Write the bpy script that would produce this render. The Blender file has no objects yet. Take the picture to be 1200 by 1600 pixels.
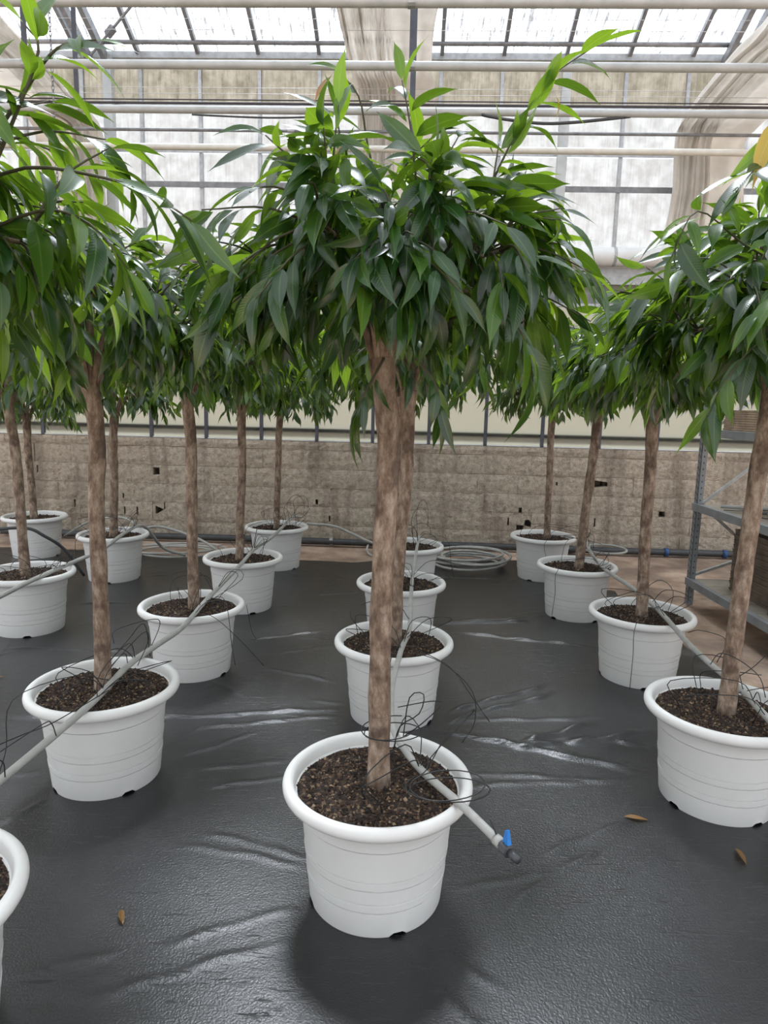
import bpy, math, random
import numpy as np
from mathutils import Matrix, Vector

# ------------------------------------------------------------------ camera, world, light, exposure
SC = bpy.context.scene
COL = SC.collection
F, PITCH, ROLL, HC = 1055.0, 0.1568, 0.0246, 1.557      # focal length in pixels (1200 wide), radians, metres
cam = bpy.data.cameras.new('camera')
cam.sensor_fit = 'HORIZONTAL'; cam.sensor_width = 36.0; cam.lens = 36.0 * F / 1200.0
cam.clip_start = 0.02; cam.clip_end = 200
cam_ob = bpy.data.objects.new('camera', cam); COL.objects.link(cam_ob)
cam_ob.matrix_world = Matrix.Translation((0, 0, HC)) @ Matrix.Rotation(math.pi / 2 - PITCH, 4, 'X') @ Matrix.Rotation(ROLL, 4, 'Z')
SC.camera = cam_ob

world = bpy.data.worlds.new('overcast_sky'); SC.world = world; world.use_nodes = True
bg = world.node_tree.nodes['Background']
bg.inputs[0].default_value = (0.93, 0.965, 1.0, 1); bg.inputs[1].default_value = 0.75

sun = bpy.data.lights.new('hazy_sun_offscreen', 'SUN'); sun.energy = 10.5; sun.angle = math.radians(14); sun.color = (1, 1, 1)
sun_ob = bpy.data.objects.new('hazy_sun_offscreen', sun); COL.objects.link(sun_ob); sun_ob.location = (-1.5, 16, 26)
sun_ob.rotation_euler = (math.radians(-32), math.radians(-3), 0)

SC.view_settings.view_transform = 'Standard'; SC.view_settings.look = 'None'
SC.view_settings.gamma = 1.0; SC.view_settings.use_curve_mapping = False
SC.view_settings.exposure = 1.05
SC.cycles.max_bounces = 10; SC.cycles.transparent_max_bounces = 12
SC.cycles.diffuse_bounces = 4; SC.cycles.glossy_bounces = 3; SC.cycles.transmission_bounces = 6
SC.cycles.caustics_reflective = False

# ------------------------------------------------------------------ measuring helpers (photo pixel -> metres in the place)
def ray(px, py):
    X, Y = px - 600.0, py - 800.0
    cr, sr = math.cos(ROLL), math.sin(ROLL)
    X, Y = X * cr + Y * sr, -X * sr + Y * cr
    c, s = math.cos(PITCH), math.sin(PITCH)
    return np.array([X / F, c - Y / F * s, -s - Y / F * c])
CAM = np.array([0, 0, HC])
def at(px, py, y):
    r = ray(px, py); return CAM + r * (y / r[1])
def ground(px, py, z=0.0):
    r = ray(px, py); return CAM + r * ((z - HC) / r[2])
AW = 0.037                                                # the back wall is turned a little against the pot rows
CA, SA = math.cos(AW), math.sin(AW)
def W(u, v, z):                                           # wall frame (along wall, away from viewer, up) -> world
    return np.array([u * CA + v * SA, -u * SA + v * CA, z])
def wall_at(px, py, v):
    r = ray(px, py); P = CAM + r * (v / (r[0] * SA + r[1] * CA))
    return P[0] * CA - P[1] * SA, P[2]

# ------------------------------------------------------------------ mesh builder
class MB:
    def __init__(s): s.v = []; s.f = []; s.n = 0
    def add(s, vs, fs):
        vs = np.asarray(vs, float).reshape(-1, 3)
        s.v.append(vs); s.f += [tuple(i + s.n for i in f) for f in fs]; s.n += len(vs); return s
    def box(s, lo, hi, fr=None):
        (a, b, c), (d, e, g) = lo, hi
        p = [(a,b,c),(d,b,c),(d,e,c),(a,e,c),(a,b,g),(d,b,g),(d,e,g),(a,e,g)]
        if fr: p = [fr(*q) for q in p]
        return s.add(p, [(0,3,2,1),(4,5,6,7),(0,1,5,4),(1,2,6,5),(2,3,7,6),(3,0,4,7)])
    def bar(s, p, q, w, h, up=(0, 0, 1)):                 # rectangular bar from p to q
        p, q = np.asarray(p, float), np.asarray(q, float)
        d = (q - p) / np.linalg.norm(q - p); up = np.asarray(up, float)
        x = np.cross(d, up); x /= np.linalg.norm(x); y = np.cross(x, d)
        o = [(-w/2,-h/2),(w/2,-h/2),(w/2,h/2),(-w/2,h/2)]
        vs = [p + x*a + y*b for a, b in o] + [q + x*a + y*b for a, b in o]
        return s.add(vs, [(0,1,2,3),(7,6,5,4),(0,4,5,1),(1,5,6,2),(2,6,7,3),(3,7,4,0)])
    def tube(s, pts, rad, n=8, cap=True, rough=0.0, rng=None):
        pts = np.asarray(pts, float); m = len(pts)
        rad = np.broadcast_to(np.asarray(rad, float), (m,)) if np.ndim(rad) == 0 else np.asarray(rad, float)
        t = np.gradient(pts, axis=0); t /= np.linalg.norm(t, axis=1)[:, None] + 1e-12
        ref = np.array([1.0, 0, 0]) if abs(t[0][0]) < 0.8 else np.array([0, 1.0, 0])
        nx = np.cross(t[0], ref); nx /= np.linalg.norm(nx); vs = []
        ang = np.arange(n) / n * 2 * math.pi
        for i in range(m):
            nx = nx - t[i] * (nx @ t[i]); nx /= np.linalg.norm(nx) + 1e-12
            ny = np.cross(t[i], nx)
            r = np.full(n, rad[i])
            if rough and rng is not None: r = r * (1 + rng.uniform(-rough, rough, n))
            vs.append(pts[i] + (np.cos(ang) * r)[:, None] * nx + (np.sin(ang) * r)[:, None] * ny)
        fs = [(i*n+j, i*n+(j+1) % n, (i+1)*n+(j+1) % n, (i+1)*n+j) for i in range(m-1) for j in range(n)]
        if cap: fs += [tuple(range(n-1, -1, -1)), tuple(range((m-1)*n, m*n))]
        return s.add(np.concatenate(vs), fs)
    def lathe(s, prof, n=64, c=(0, 0, 0)):
        a = np.arange(n) / n * 2 * math.pi; vs = []
        for r, z in prof: vs.append(np.stack([c[0] + r*np.cos(a), c[1] + r*np.sin(a), np.full(n, c[2] + z)], -1))
        m = len(prof)
        fs = [(i*n+j, i*n+(j+1) % n, (i+1)*n+(j+1) % n, (i+1)*n+j) for i in range(m-1) for j in range(n)]
        return s.add(np.concatenate(vs), fs)
    def mesh(s, name, off=(0, 0, 0), smooth=False):
        v = np.concatenate(s.v) - np.asarray(off, float)
        me = bpy.data.meshes.new(name); me.from_pydata(v.tolist(), [], s.f); me.update()
        if smooth: me.polygons.foreach_set('use_smooth', [True] * len(me.polygons))
        return me
    def build(s, name, m, parent=None, smooth=False):
        off = np.zeros(3); p = parent
        while p is not None: off += np.array(p.location); p = p.parent
        me = s.mesh(name, off, smooth); me.materials.append(m)
        o = bpy.data.objects.new(name, me); COL.objects.link(o); o.parent = parent
        return o
def thing(name, loc=(0, 0, 0)):
    o = bpy.data.objects.new(name, None); COL.objects.link(o); o.location = tuple(loc); o.empty_display_size = 0.1; return o
def tag(o, label, cat, group=None, kind=None):
    o['label'] = label; o['category'] = cat
    if group: o['group'] = group
    if kind: o['kind'] = kind
    return o
def curve(pts, n=24):                                     # Catmull-Rom through the points
    P = np.asarray(pts, float); P = np.vstack([2*P[0]-P[1], P, 2*P[-1]-P[-2]]); out = []
    k = len(P) - 3; per = max(2, n // k)
    for i in range(k):
        a, b, c, d = P[i:i+4]
        for t in np.arange(per) / per:
            out.append(0.5*((2*b) + (c-a)*t + (2*a-5*b+4*c-d)*t*t + (3*b-a-3*c+d)*t**3))
    out.append(P[-2]); return np.array(out)
def nrm(v): v = np.asarray(v, float); return v / (np.linalg.norm(v) + 1e-12)

# ------------------------------------------------------------------ materials
class NT:
    def __init__(s, name):
        s.m = bpy.data.materials.new(name); s.m.use_nodes = True; s.t = s.m.node_tree
        s.b = s.t.nodes['Principled BSDF']; s.out = s.t.nodes['Material Output']
        s.co = s.t.nodes.new('ShaderNodeTexCoord')
    def node(s, k, **kw):
        n = s.t.nodes.new(k)
        for a, b in kw.items():
            if a.startswith('i_'):
                n.inputs[a[2:].replace('_', ' ')].default_value = b
            else: setattr(n, a, b)
        return n
    def link(s, a, b): s.t.links.new(a, b)
    def set(s, **kw):
        for a, b in kw.items(): s.b.inputs[a.replace('_', ' ')].default_value = b
    def mapping(s, scale=(1, 1, 1), rot=(0, 0, 0), src='Object'):
        mp = s.node('ShaderNodeMapping'); mp.inputs['Scale'].default_value = scale; mp.inputs['Rotation'].default_value = rot
        s.link(s.co.outputs[src], mp.inputs[0]); return mp.outputs[0]
    def noise(s, vec, scale=5, detail=4, rough=0.55, dist=0):
        n = s.node('ShaderNodeTexNoise'); n.inputs['Scale'].default_value = scale; n.inputs['Detail'].default_value = detail
        n.inputs['Roughness'].default_value = rough; n.inputs['Distortion'].default_value = dist
        s.link(vec, n.inputs['Vector']); return n.outputs['Fac']
    def ramp(s, fac, stops):
        r = s.node('ShaderNodeValToRGB'); e = r.color_ramp.elements
        while len(e) < len(stops): e.new(0.5)
        for i, (p, c) in enumerate(stops):
            e[i].position = p; e[i].color = (*c, 1) if len(c) == 3 else c
        s.link(fac, r.inputs[0]); return r.outputs[0]
    def mix(s, fac, a, b, mode='MIX'):
        n = s.node('ShaderNodeMix', data_type='RGBA', blend_type=mode)
        for x, i in ((fac, 0), (a, 6), (b, 7)):
            if isinstance(x, (int, float)): n.inputs[i].default_value = x
            elif isinstance(x, tuple): n.inputs[i].default_value = (*x, 1)
            else: s.link(x, n.inputs[i])
        return n.outputs[2]
    def math(s, op, a, b=0.0):
        n = s.node('ShaderNodeMath', operation=op)
        for x, i in ((a, 0), (b, 1)):
            if isinstance(x, (int, float)): n.inputs[i].default_value = x
            else: s.link(x, n.inputs[i])
        return n.outputs[0]
    def bump(s, h, strength=0.3, dist=0.01, prev=None):
        n = s.node('ShaderNodeBump'); n.inputs['Strength'].default_value = strength; n.inputs['Distance'].default_value = dist
        s.link(h, n.inputs['Height'])
        if prev is not None: s.link(prev, n.inputs['Normal'])
        return n.outputs[0]
    def color(s, c): s.link(c, s.b.inputs['Base Color'])
    def normal(s, n): s.link(n, s.b.inputs['Normal'])

def plain(name, col, rough=0.5, metal=0.0, var=0.12, scale=8, spec=0.5, bump=0.0):
    t = NT(name); v = t.mapping()
    n = t.noise(v, scale, 5)
    t.color(t.ramp(n, [(0.3, tuple(c * (1 - var) for c in col)), (0.7, tuple(min(1, c * (1 + var)) for c in col))]))
    t.set(Roughness=rough, Metallic=metal); t.b.inputs['Specular IOR Level'].default_value = spec
    if bump: t.normal(t.bump(t.noise(v, scale * 8, 4), bump, 0.004))
    return t.m

def leaf_material(name, dark, light, trans, rib, tmix=.26):
    t = NT(name)
    oi = t.node('ShaderNodeObjectInfo'); ge = t.node('ShaderNodeNewGeometry')
    r = t.math('FRACT', t.math('ADD', oi.outputs['Random'], ge.outputs['Random Per Island']))
    c = t.ramp(r, [(0.0, dark), (0.55, tuple(d * 0.55 + l * 0.45 for d, l in zip(dark, light))), (1.0, light)])
    uv = t.node('ShaderNodeSeparateXYZ'); t.link(t.co.outputs['UV'], uv.inputs[0])
    dx = t.math('ABSOLUTE', t.math('SUBTRACT', uv.outputs[0], 0.5))
    ribf = t.ramp(dx, [(0.02, (1, 1, 1)), (0.05, (0, 0, 0))])
    c = t.mix(t.math('MULTIPLY', ribf, 0.55), c, rib)
    vein = t.node('ShaderNodeTexWave'); vein.inputs['Scale'].default_value = 7.0; vein.inputs['Distortion'].default_value = 1.0
    vm = t.node('ShaderNodeCombineXYZ'); t.link(t.math('SUBTRACT', uv.outputs[1], t.math('MULTIPLY', dx, 0.25)), vm.inputs[0])
    t.link(vm.outputs[0], vein.inputs['Vector'])
    t.color(c); t.set(Roughness=0.27); t.b.inputs['Specular IOR Level'].default_value = 0.75
    t.normal(t.bump(vein.outputs['Fac'], 0.10, 0.002))
    tr = t.node('ShaderNodeBsdfTranslucent')
    t.link(t.mix(0.75, c, trans), tr.inputs['Color'])
    mx = t.node('ShaderNodeMixShader'); mx.inputs[0].default_value = tmix
    t.link(t.b.outputs[0], mx.inputs[1]); t.link(tr.outputs[0], mx.inputs[2]); t.link(mx.outputs[0], t.out.inputs[0])
    return t.m

def glazing(name, tint, transparent, dirt, dirt_col, slope=None):
    t = NT(name)
    v = t.mapping((26, 1.2, 1.2) if slope is None else (22, 1.5, 1.5))
    st = t.noise(v, 2.2, 5, 0.65, 0.6)
    bl = t.noise(t.mapping((1, 1, 1)), 7, 8, 0.7)
    d1 = t.ramp(st, [(0.42, (0, 0, 0)), (0.72, (1, 1, 1))] if slope is None else [(0.50, (0, 0, 0)), (0.60, (1, 1, 1))])
    d2 = t.ramp(bl, [(0.40, (0, 0, 0)), (0.62, (1, 1, 1))])
    dd = t.math('MULTIPLY', t.math('ADD', t.math('MULTIPLY', d1, 0.55 if slope is None else 1.0), t.math('MULTIPLY', d2, 0.6 if slope is None else 0.35)), dirt)
    col = t.mix(dd, tint, dirt_col)
    tl = t.node('ShaderNodeBsdfTranslucent'); t.link(col, tl.inputs[0])
    tp = t.node('ShaderNodeBsdfTransparent'); t.link(col, tp.inputs[0])
    mx = t.node('ShaderNodeMixShader'); mx.inputs[0].default_value = transparent
    t.link(tl.outputs[0], mx.inputs[1]); t.link(tp.outputs[0], mx.inputs[2])
    gl = t.node('ShaderNodeBsdfDiffuse'); t.link(col, gl.inputs[0])
    m2 = t.node('ShaderNodeMixShader'); m2.inputs[0].default_value = 0.12
    t.link(mx.outputs[0], m2.inputs[1]); t.link(gl.outputs[0], m2.inputs[2]); t.link(m2.outputs[0], t.out.inputs[0])
    return t.m

M = {}
M['leaf'] = leaf_material('fig_leaf', (0.0045, 0.022, 0.010), (0.018, 0.070, 0.016), (0.28, 0.50, 0.02), (0.12, 0.22, 0.06), .26)
M['leaf_young'] = leaf_material('fig_leaf_young', (0.022, 0.08, 0.014), (0.065, 0.16, 0.022), (0.38, 0.60, 0.03), (0.18, 0.30, 0.08), .46)
M['leaf_dry'] = leaf_material('fig_leaf_dry', (0.22, 0.10, 0.03), (0.36, 0.20, 0.06), (0.5, 0.28, 0.08), (0.4, 0.25, 0.1))
M['leaf_yellow'] = leaf_material('fig_leaf_yellow', (0.40, 0.27, 0.03), (0.50, 0.36, 0.05), (0.6, 0.45, 0.05), (0.5, 0.4, 0.1))

def mk_bark():
    t = NT('fig_bark'); v = t.mapping((1, 1, 0.45))
    a = t.noise(v, 30, 6, 0.7); b = t.noise(t.mapping((1, 1, 0.7)), 9, 4)
    c = t.ramp(a, [(0.30, (0.070, 0.042, 0.030)), (0.48, (0.215, 0.150, 0.108)), (0.68, (0.44, 0.355, 0.28))])
    c = t.mix(t.ramp(b, [(0.54, (0, 0, 0)), (0.62, (0.7, 0.7, 0.7))]), c, (0.075, 0.046, 0.034))
    ring = t.noise(t.mapping((0.6, 0.6, 60)), 1.0, 2)
    c = t.mix(t.ramp(ring, [(0.60, (0, 0, 0)), (0.70, (0.4, 0.4, 0.4))]), c, (0.09, 0.06, 0.045))
    t.color(c); t.set(Roughness=0.85); t.normal(t.bump(a, 0.6, 0.006, t.bump(ring, 0.3, 0.004)))
    return t.m
M['bark'] = mk_bark()
M['twig'] = plain('fig_twig', (0.060, 0.060, 0.03), 0.7, 0, 0.3, 30)

def mk_pot():
    t = NT('white_pot_plastic'); v = t.mapping()
    n = t.noise(v, 4, 5); s = t.noise(t.mapping((6, 6, 40)), 2.5, 6, 0.7)
    c = t.ramp(n, [(0.3, (0.74, 0.735, 0.72)), (0.7, (0.80, 0.80, 0.79))])
    c = t.mix(t.ramp(s, [(0.68, (0, 0, 0)), (0.78, (0.5, 0.5, 0.5))]), c, (0.45, 0.44, 0.42))
    t.color(c); t.set(Roughness=0.42); t.b.inputs['Specular IOR Level'].default_value = 0.4
    t.normal(t.bump(t.noise(v, 260, 2), 0.05, 0.001)); return t.m
M['pot'] = mk_pot()
def mk_soil():
    t = NT('bark_soil'); v = t.mapping()
    vo = t.node('ShaderNodeTexVoronoi'); vo.inputs['Scale'].default_value = 110; t.link(v, vo.inputs['Vector'])
    sp = t.node('ShaderNodeSeparateColor'); t.link(vo.outputs['Color'], sp.inputs[0])
    c = t.ramp(sp.outputs[0], [(0.0, (0.008, 0.005, 0.004)), (0.6, (0.030, 0.017, 0.011)), (0.85, (0.085, 0.05, 0.03)), (1.0, (0.22, 0.15, 0.09))])
    t.color(c); t.set(Roughness=0.9); t.normal(t.bump(vo.outputs['Distance'], 0.9, 0.006)); return t.m
M['soil'] = mk_soil()
def mk_chip():
    t = NT('bark_chip'); ge = t.node('ShaderNodeNewGeometry')
    t.color(t.ramp(ge.outputs['Random Per Island'], [(0.0, (0.010, 0.006, 0.005)), (0.5, (0.030, 0.016, 0.010)), (0.8, (0.085, 0.048, 0.028)), (0.94, (0.20, 0.13, 0.075)), (1.0, (0.38, 0.28, 0.18))]))
    t.set(Roughness=0.8); return t.m
M['chip'] = mk_chip()

def mk_film():
    t = NT('black_ground_film'); v = t.mapping()
    big = t.noise(v, 1.3, 4, 0.6)
    dust = t.noise(v, 9, 8, 0.72)
    fleck = t.noise(v, 190, 3, 0.6)
    c = t.ramp(dust, [(0.38, (0.003, 0.0036, 0.005)), (0.72, (0.010, 0.011, 0.012))])
    c = t.mix(t.ramp(fleck, [(0.70, (0, 0, 0)), (0.82, (0.4, 0.4, 0.4))]), c, (0.06, 0.06, 0.06))
    t.color(c)
    rr = t.math('ADD', t.math('MULTIPLY', big, 0.16), t.math('ADD', 0.22, t.math('MULTIPLY', dust, 0.16)))
    t.link(rr, t.b.inputs['Roughness']); t.b.inputs['Specular IOR Level'].default_value = 0.5
    t.set(Coat_Weight=0.45, Coat_Roughness=0.34, Coat_IOR=1.5)
    b = t.bump(t.noise(v, 150, 3, 0.5), 0.38, 0.004)
    for k, (rot, sc, th) in enumerate(((0.12, (5, 46, 1), 0.66), (-0.6, (6, 50, 1), 0.665), (0.85, (5.5, 48, 1), 0.665), (1.9, (6, 50, 1), 0.68))):
        st = t.noise(t.mapping(sc, (0, 0, rot)), 1.4, 4, 0.55, 0.3)
        area = t.noise(t.mapping((1, 1, 1), (0, 0, k + 1.0)), 1.1, 2)
        h = t.math('MULTIPLY', t.ramp(st, [(th - 0.05, (0, 0, 0)), (th + 0.06, (1, 1, 1))]), t.ramp(area, [(0.50, (0, 0, 0)), (0.62, (1, 1, 1))]))
        b = t.bump(h, 0.3 if k == 0 else 0.5, 0.006, b)
    t.normal(b); t.link(b, t.b.inputs['Coat Normal']); return t.m
M['film'] = mk_film()
def mk_floor():
    t = NT('earthy_concrete'); v = t.mapping()
    a = t.noise(v, 3.2, 7, 0.65); b = t.noise(v, 1.1, 4); g = t.noise(v, 60, 3)
    c = t.ramp(a, [(0.32, (0.27, 0.185, 0.135)), (0.5, (0.44, 0.315, 0.235)), (0.66, (0.56, 0.43, 0.33))])
    c = t.mix(t.ramp(b, [(0.45, (0, 0, 0)), (0.62, (0.6, 0.6, 0.6))]), c, (0.07, 0.05, 0.04))
    t.color(c); t.set(Roughness=0.85); t.normal(t.bump(g, 0.4, 0.004, t.bump(a, 0.3, 0.02))); return t.m
M['floor'] = mk_floor()
def mk_block():
    t = NT('rough_concrete_block'); v = t.mapping()
    oi = t.node('ShaderNodeObjectInfo')
    a = t.noise(v, 24, 7, 0.7); s = t.noise(t.mapping((2.4, 2.4, 0.35)), 1.5, 4, 0.6); g = t.noise(v, 75, 5, 0.6)
    c = t.ramp(a, [(0.28, (0.26, 0.215, 0.165)), (0.5, (0.50, 0.43, 0.345)), (0.72, (0.68, 0.60, 0.50))])
    c = t.mix(t.ramp(s, [(0.53, (0, 0, 0)), (0.68, (0.65, 0.65, 0.65))]), c, (0.15, 0.115, 0.09))
    c = t.mix(t.math('MULTIPLY', oi.outputs['Random'], 0.22), c, (0.42, 0.35, 0.28))
    t.color(c); t.set(Roughness=0.95); t.b.inputs['Specular IOR Level'].default_value = 0.15
    t.normal(t.bump(a, 1.0, 0.028, t.bump(g, 0.7, 0.008))); return t.m
M['block'] = mk_block()
M['mortar'] = plain('mortar', (0.33, 0.275, 0.22), 0.95, 0, 0.3, 14, 0.1, 0.4)
M['glass'] = glazing('dusty_glass', (0.50, 0.515, 0.525), 0.30, 0.6, (0.31, 0.305, 0.295))
M['glass_dirty'] = glazing('lichen_glass', (0.40, 0.39, 0.36), 0.15, 0.9, (0.23, 0.22, 0.185))
M['glass_roof'] = glazing('streaked_roof_glass', (0.86, 0.89, 0.93), 0.6, 0.72, (0.27, 0.27, 0.27), 1)
M['cream'] = glazing('cream_translucent_sheet', (0.34, 0.338, 0.305), 0.22, 0.10, (0.28, 0.27, 0.24))
M['galv'] = plain('galvanised_steel', (0.40, 0.41, 0.42), 0.45, 0.5, 0.2, 18)
M['galv_dark'] = plain('weathered_steel_bar', (0.20, 0.205, 0.215), 0.55, 0.3, 0.25, 14)
M['post'] = plain('dark_steel_post', (0.075, 0.08, 0.10), 0.6, 0.2, 0.2, 14)
M['pipe_grey'] = plain('painted_grey_pipe', (0.44, 0.46, 0.46), 0.42, 0.0, 0.14, 9)
M['pipe_cream'] = plain('painted_cream_pipe', (0.62, 0.61, 0.56), 0.45, 0.0, 0.10, 9)
M['duct'] = plain('white_duct', (0.68, 0.69, 0.69), 0.5, 0, 0.08, 3)
M['cable'] = plain('dark_cable', (0.05, 0.045, 0.05), 0.6)
M['wire'] = plain('steel_wire', (0.5, 0.5, 0.5), 0.4, 0.6)
def mk_cloth():
    t = NT('shade_cloth'); v = t.mapping()
    n = t.noise(v, 5, 5)
    c = t.ramp(n, [(0.3, (0.72, 0.69, 0.64)), (0.7, (0.85, 0.82, 0.78))])
    t.color(c); t.set(Roughness=0.9); t.b.inputs['Specular IOR Level'].default_value = 0.1
    tr = t.node('ShaderNodeBsdfTranslucent'); t.link(c, tr.inputs[0])
    mx = t.node('ShaderNodeMixShader'); mx.inputs[0].default_value = 0.58
    t.link(t.b.outputs[0], mx.inputs[1]); t.link(tr.outputs[0], mx.inputs[2]); t.link(mx.outputs[0], t.out.inputs[0])
    return t.m
M['cloth'] = mk_cloth()
M['hose'] = plain('grey_poly_pipe', (0.40, 0.40, 0.38), 0.5, 0, 0.14, 12)
M['hose_dark'] = plain('dark_poly_pipe', (0.045, 0.047, 0.05), 0.5, 0, 0.2, 12)
M['drip'] = plain('black_drip_tube', (0.012, 0.012, 0.013), 0.45)
M['fitting'] = plain('charcoal_fitting', (0.05, 0.052, 0.058), 0.45)
M['blue'] = plain('blue_plastic', (0.02, 0.20, 0.60), 0.4, 0, 0.1)
M['blue_clamp'] = plain('blue_clamp_plastic', (0.02, 0.07, 0.20), 0.5, 0, 0.2)
M['rack'] = plain('rack_grey_paint', (0.27, 0.29, 0.31), 0.45, 0.2, 0.15, 10)
M['deck'] = plain('rack_deck_board', (0.40, 0.36, 0.30), 0.75, 0, 0.18, 6)
M['tray'] = plain('brown_tray', (0.17, 0.13, 0.10), 0.8, 0, 0.3, 10)
M['card'] = plain('pale_card_sheet', (0.40, 0.31, 0.23), 0.85, 0, 0.25, 10)
M['sticker'] = plain('sticker_maroon', (0.10, 0.03, 0.02), 0.5)
M['ink'] = plain('sticker_ink', (0.16, 0.15, 0.14), 0.6)
M['dirt'] = plain('outside_ground', (0.12, 0.115, 0.09), 0.95, 0, 0.3, 2)

# ------------------------------------------------------------------ floor and black film
fl = MB().add([(-22, -14, -0.012), (22, -14, -0.012), (22, 24, -0.012), (-22, 24, -0.012)], [(0, 1, 2, 3)]).build('floor', M['floor'])
tag(fl, 'reddish brown earthy concrete floor showing beside the black film', 'floor', kind='structure')

POTS = {'C1': (0.001, 1.987), 'C2': (0.066, 3.264), 'C3': (0.127, 4.402), 'C4': (0.215, 5.62),
        'L0': (-1.14, 1.405), 'L1': (-1.137, 2.637), 'L2': (-1.099, 3.775), 'L3': (-1.065, 5.024), 'L4': (-1.021, 6.351),
        'M1': (-2.39, 4.417), 'M2': (-2.361, 5.787), 'M3': (-3.454, 6.581),
        'R1': (1.387, 2.572), 'R2': (1.531, 3.839), 'R3': (1.481, 5.029), 'R4': (1.486, 6.185)}

def film():
    xs = np.arange(-5.6, 2.20, 0.0135); ys = np.arange(-1.6, 6.95, 0.0135)
    X, Y = np.meshgrid(xs, ys)
    Z = np.zeros_like(X)
    rng = np.random.default_rng(5)
    def ridge(a, b, h, w):
        h *= .62; w *= .62
        a = np.asarray(a[:2]); b = np.asarray(b[:2]); d = b - a; L = np.linalg.norm(d); d /= L
        t = (X - a[0]) * d[0] + (Y - a[1]) * d[1]
        s = -(X - a[0]) * d[1] + (Y - a[1]) * d[0] + 0.010 * np.sin(t * 9 + a[0] * 7) + 0.004 * np.sin(t * 31)
        e = np.clip(t / (0.2 * L), 0, 1) * np.clip((L - t) / (0.25 * L), 0, 1)
        Z[:] += h * e * np.exp(-(s / w) ** 2) * (1 + 0.35 * np.sin(t * 23 + b[0] * 5))
    g = ground
    R = [((150, 1124), (545, 1107), .014, .022), ((300, 1135), (545, 1118), .010, .02), ((690, 1116), (860, 1068), .020, .022), ((690, 1131), (880, 1078), .020, .022),
         ((670, 1140), (1020, 1206), .020, .024), ((690, 1128), (960, 1120), .010, .018), ((810, 1166), (930, 1128), .034, .035), ((880, 1160), (1030, 1143), .030, .035), ((800, 1172), (880, 1160), .022, .03),
         ((960, 1155), (1030, 1172), .018, .02), ((680, 976), (840, 970), .030, .03), ((690, 986), (945, 1012), .020, .026), ((700, 972), (930, 958), .014, .022),
         ((380, 1000), (520, 985), .012, .02), ((400, 1040), (530, 1068), .010, .02), ((0, 1118), (70, 1122), .016, .02), ((105, 945), (205, 942), .014, .022), ((0, 1012), (230, 1018), .010, .02),
         ((650, 1235), (1030, 1215), .007, .018), ((700, 1210), (1030, 1222), .008, .018), ((840, 1345), (1000, 1270), .008, .016), ((780, 1430), (960, 1305), .007, .018),
         ((290, 1200), (450, 1190), .007, .016), ((310, 1228), (460, 1215), .007, .016), ((120, 1560), (480, 1470), .007, .018), ((0, 1530), (200, 1480), .007, .018), ((240, 1480), (480, 1420), .006, .016),
         ((310, 1295), (475, 1345), .006, .016), ((1000, 1060), (1090, 1075), .02, .025), ((640, 900), (800, 905), .012, .02), ((480, 930), (570, 925), .010, .02)]
    for a, b, h, w in R: ridge(g(*a), g(*b), h, w)
    for n in POTS:                                        # small pulled creases running out from each pot
        px, py = POTS[n]
        for k in range(6):
            th = rng.uniform(0, 6.28); r0 = 0.2; r1 = rng.uniform(0.4, 0.75)
            ridge((px + r0 * math.cos(th), py + r0 * math.sin(th)), (px + r1 * math.cos(th + .15), py + r1 * math.sin(th + .15)), rng.uniform(.003, .008), .017)
    for k in range(70):
        x, y = rng.uniform(-4.5, 2), rng.uniform(0.2, 6.5); th = rng.normal(0.2, 0.5); L = rng.uniform(.15, .5)
        ridge((x, y), (x + L * math.cos(th), y + L * math.sin(th)), rng.uniform(.002, .006), .016)
    Z += 0.003 * np.sin(X * 3.1 + 0.6 * np.sin(Y * 2.3)) * np.sin(Y * 2.7 + X)
    for n in POTS:                                        # flat under the pots
        px, py = POTS[n]; d = np.hypot(X - px, Y - py)
        Z *= np.clip((d - 0.215) / 0.08, 0, 1)
    # wavy right and back edges of the film
    xe = np.interp(Y, [-2, 2.5, 3.55, 4.37, 5.2, 6.7, 7], [2.15, 2.12, 2.02, 2.07, 1.99, 2.05, 2.1]) + 0.03 * np.sin(Y * 5) + 0.012 * np.sin(Y * 17)
    ye = np.interp(X, [-5.6, -3, -1.5, -0.3, 0.3, 1.0, 2.2], [6.9, 6.85, 6.6, 6.6, 6.85, 6.9, 6.75]) + 0.02 * np.sin(X * 6)
    Z += 0.02 * np.clip(1 - np.abs(xe - X) / 0.12, 0, 1) * np.sin(Y * 13) ** 2
    keep = (X < xe) & (Y < ye)
    idx = -np.ones(X.shape, int)
    q = keep[:-1, :-1] & keep[1:, :-1] & keep[:-1, 1:] & keep[1:, 1:]
    use = np.zeros_like(keep); use[:-1, :-1] |= q; use[1:, :-1] |= q; use[:-1, 1:] |= q; use[1:, 1:] |= q
    idx[use] = np.arange(use.sum())
    v = np.stack([X[use], Y[use], Z[use]], -1)
    f = np.stack([idx[:-1, :-1][q], idx[:-1, 1:][q], idx[1:, 1:][q], idx[1:, :-1][q]], -1)
    me = bpy.data.meshes.new('ground_film'); me.from_pydata(v.tolist(), [], f.tolist()); me.update()
    me.polygons.foreach_set('use_smooth', [True] * len(me.polygons)); me.materials.append(M['film'])
    o = bpy.data.objects.new('ground_film', me); COL.objects.link(o)
    tag(o, 'wrinkled shiny black plastic ground film spread under the white pots', 'ground film', kind='structure')
film()

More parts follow.
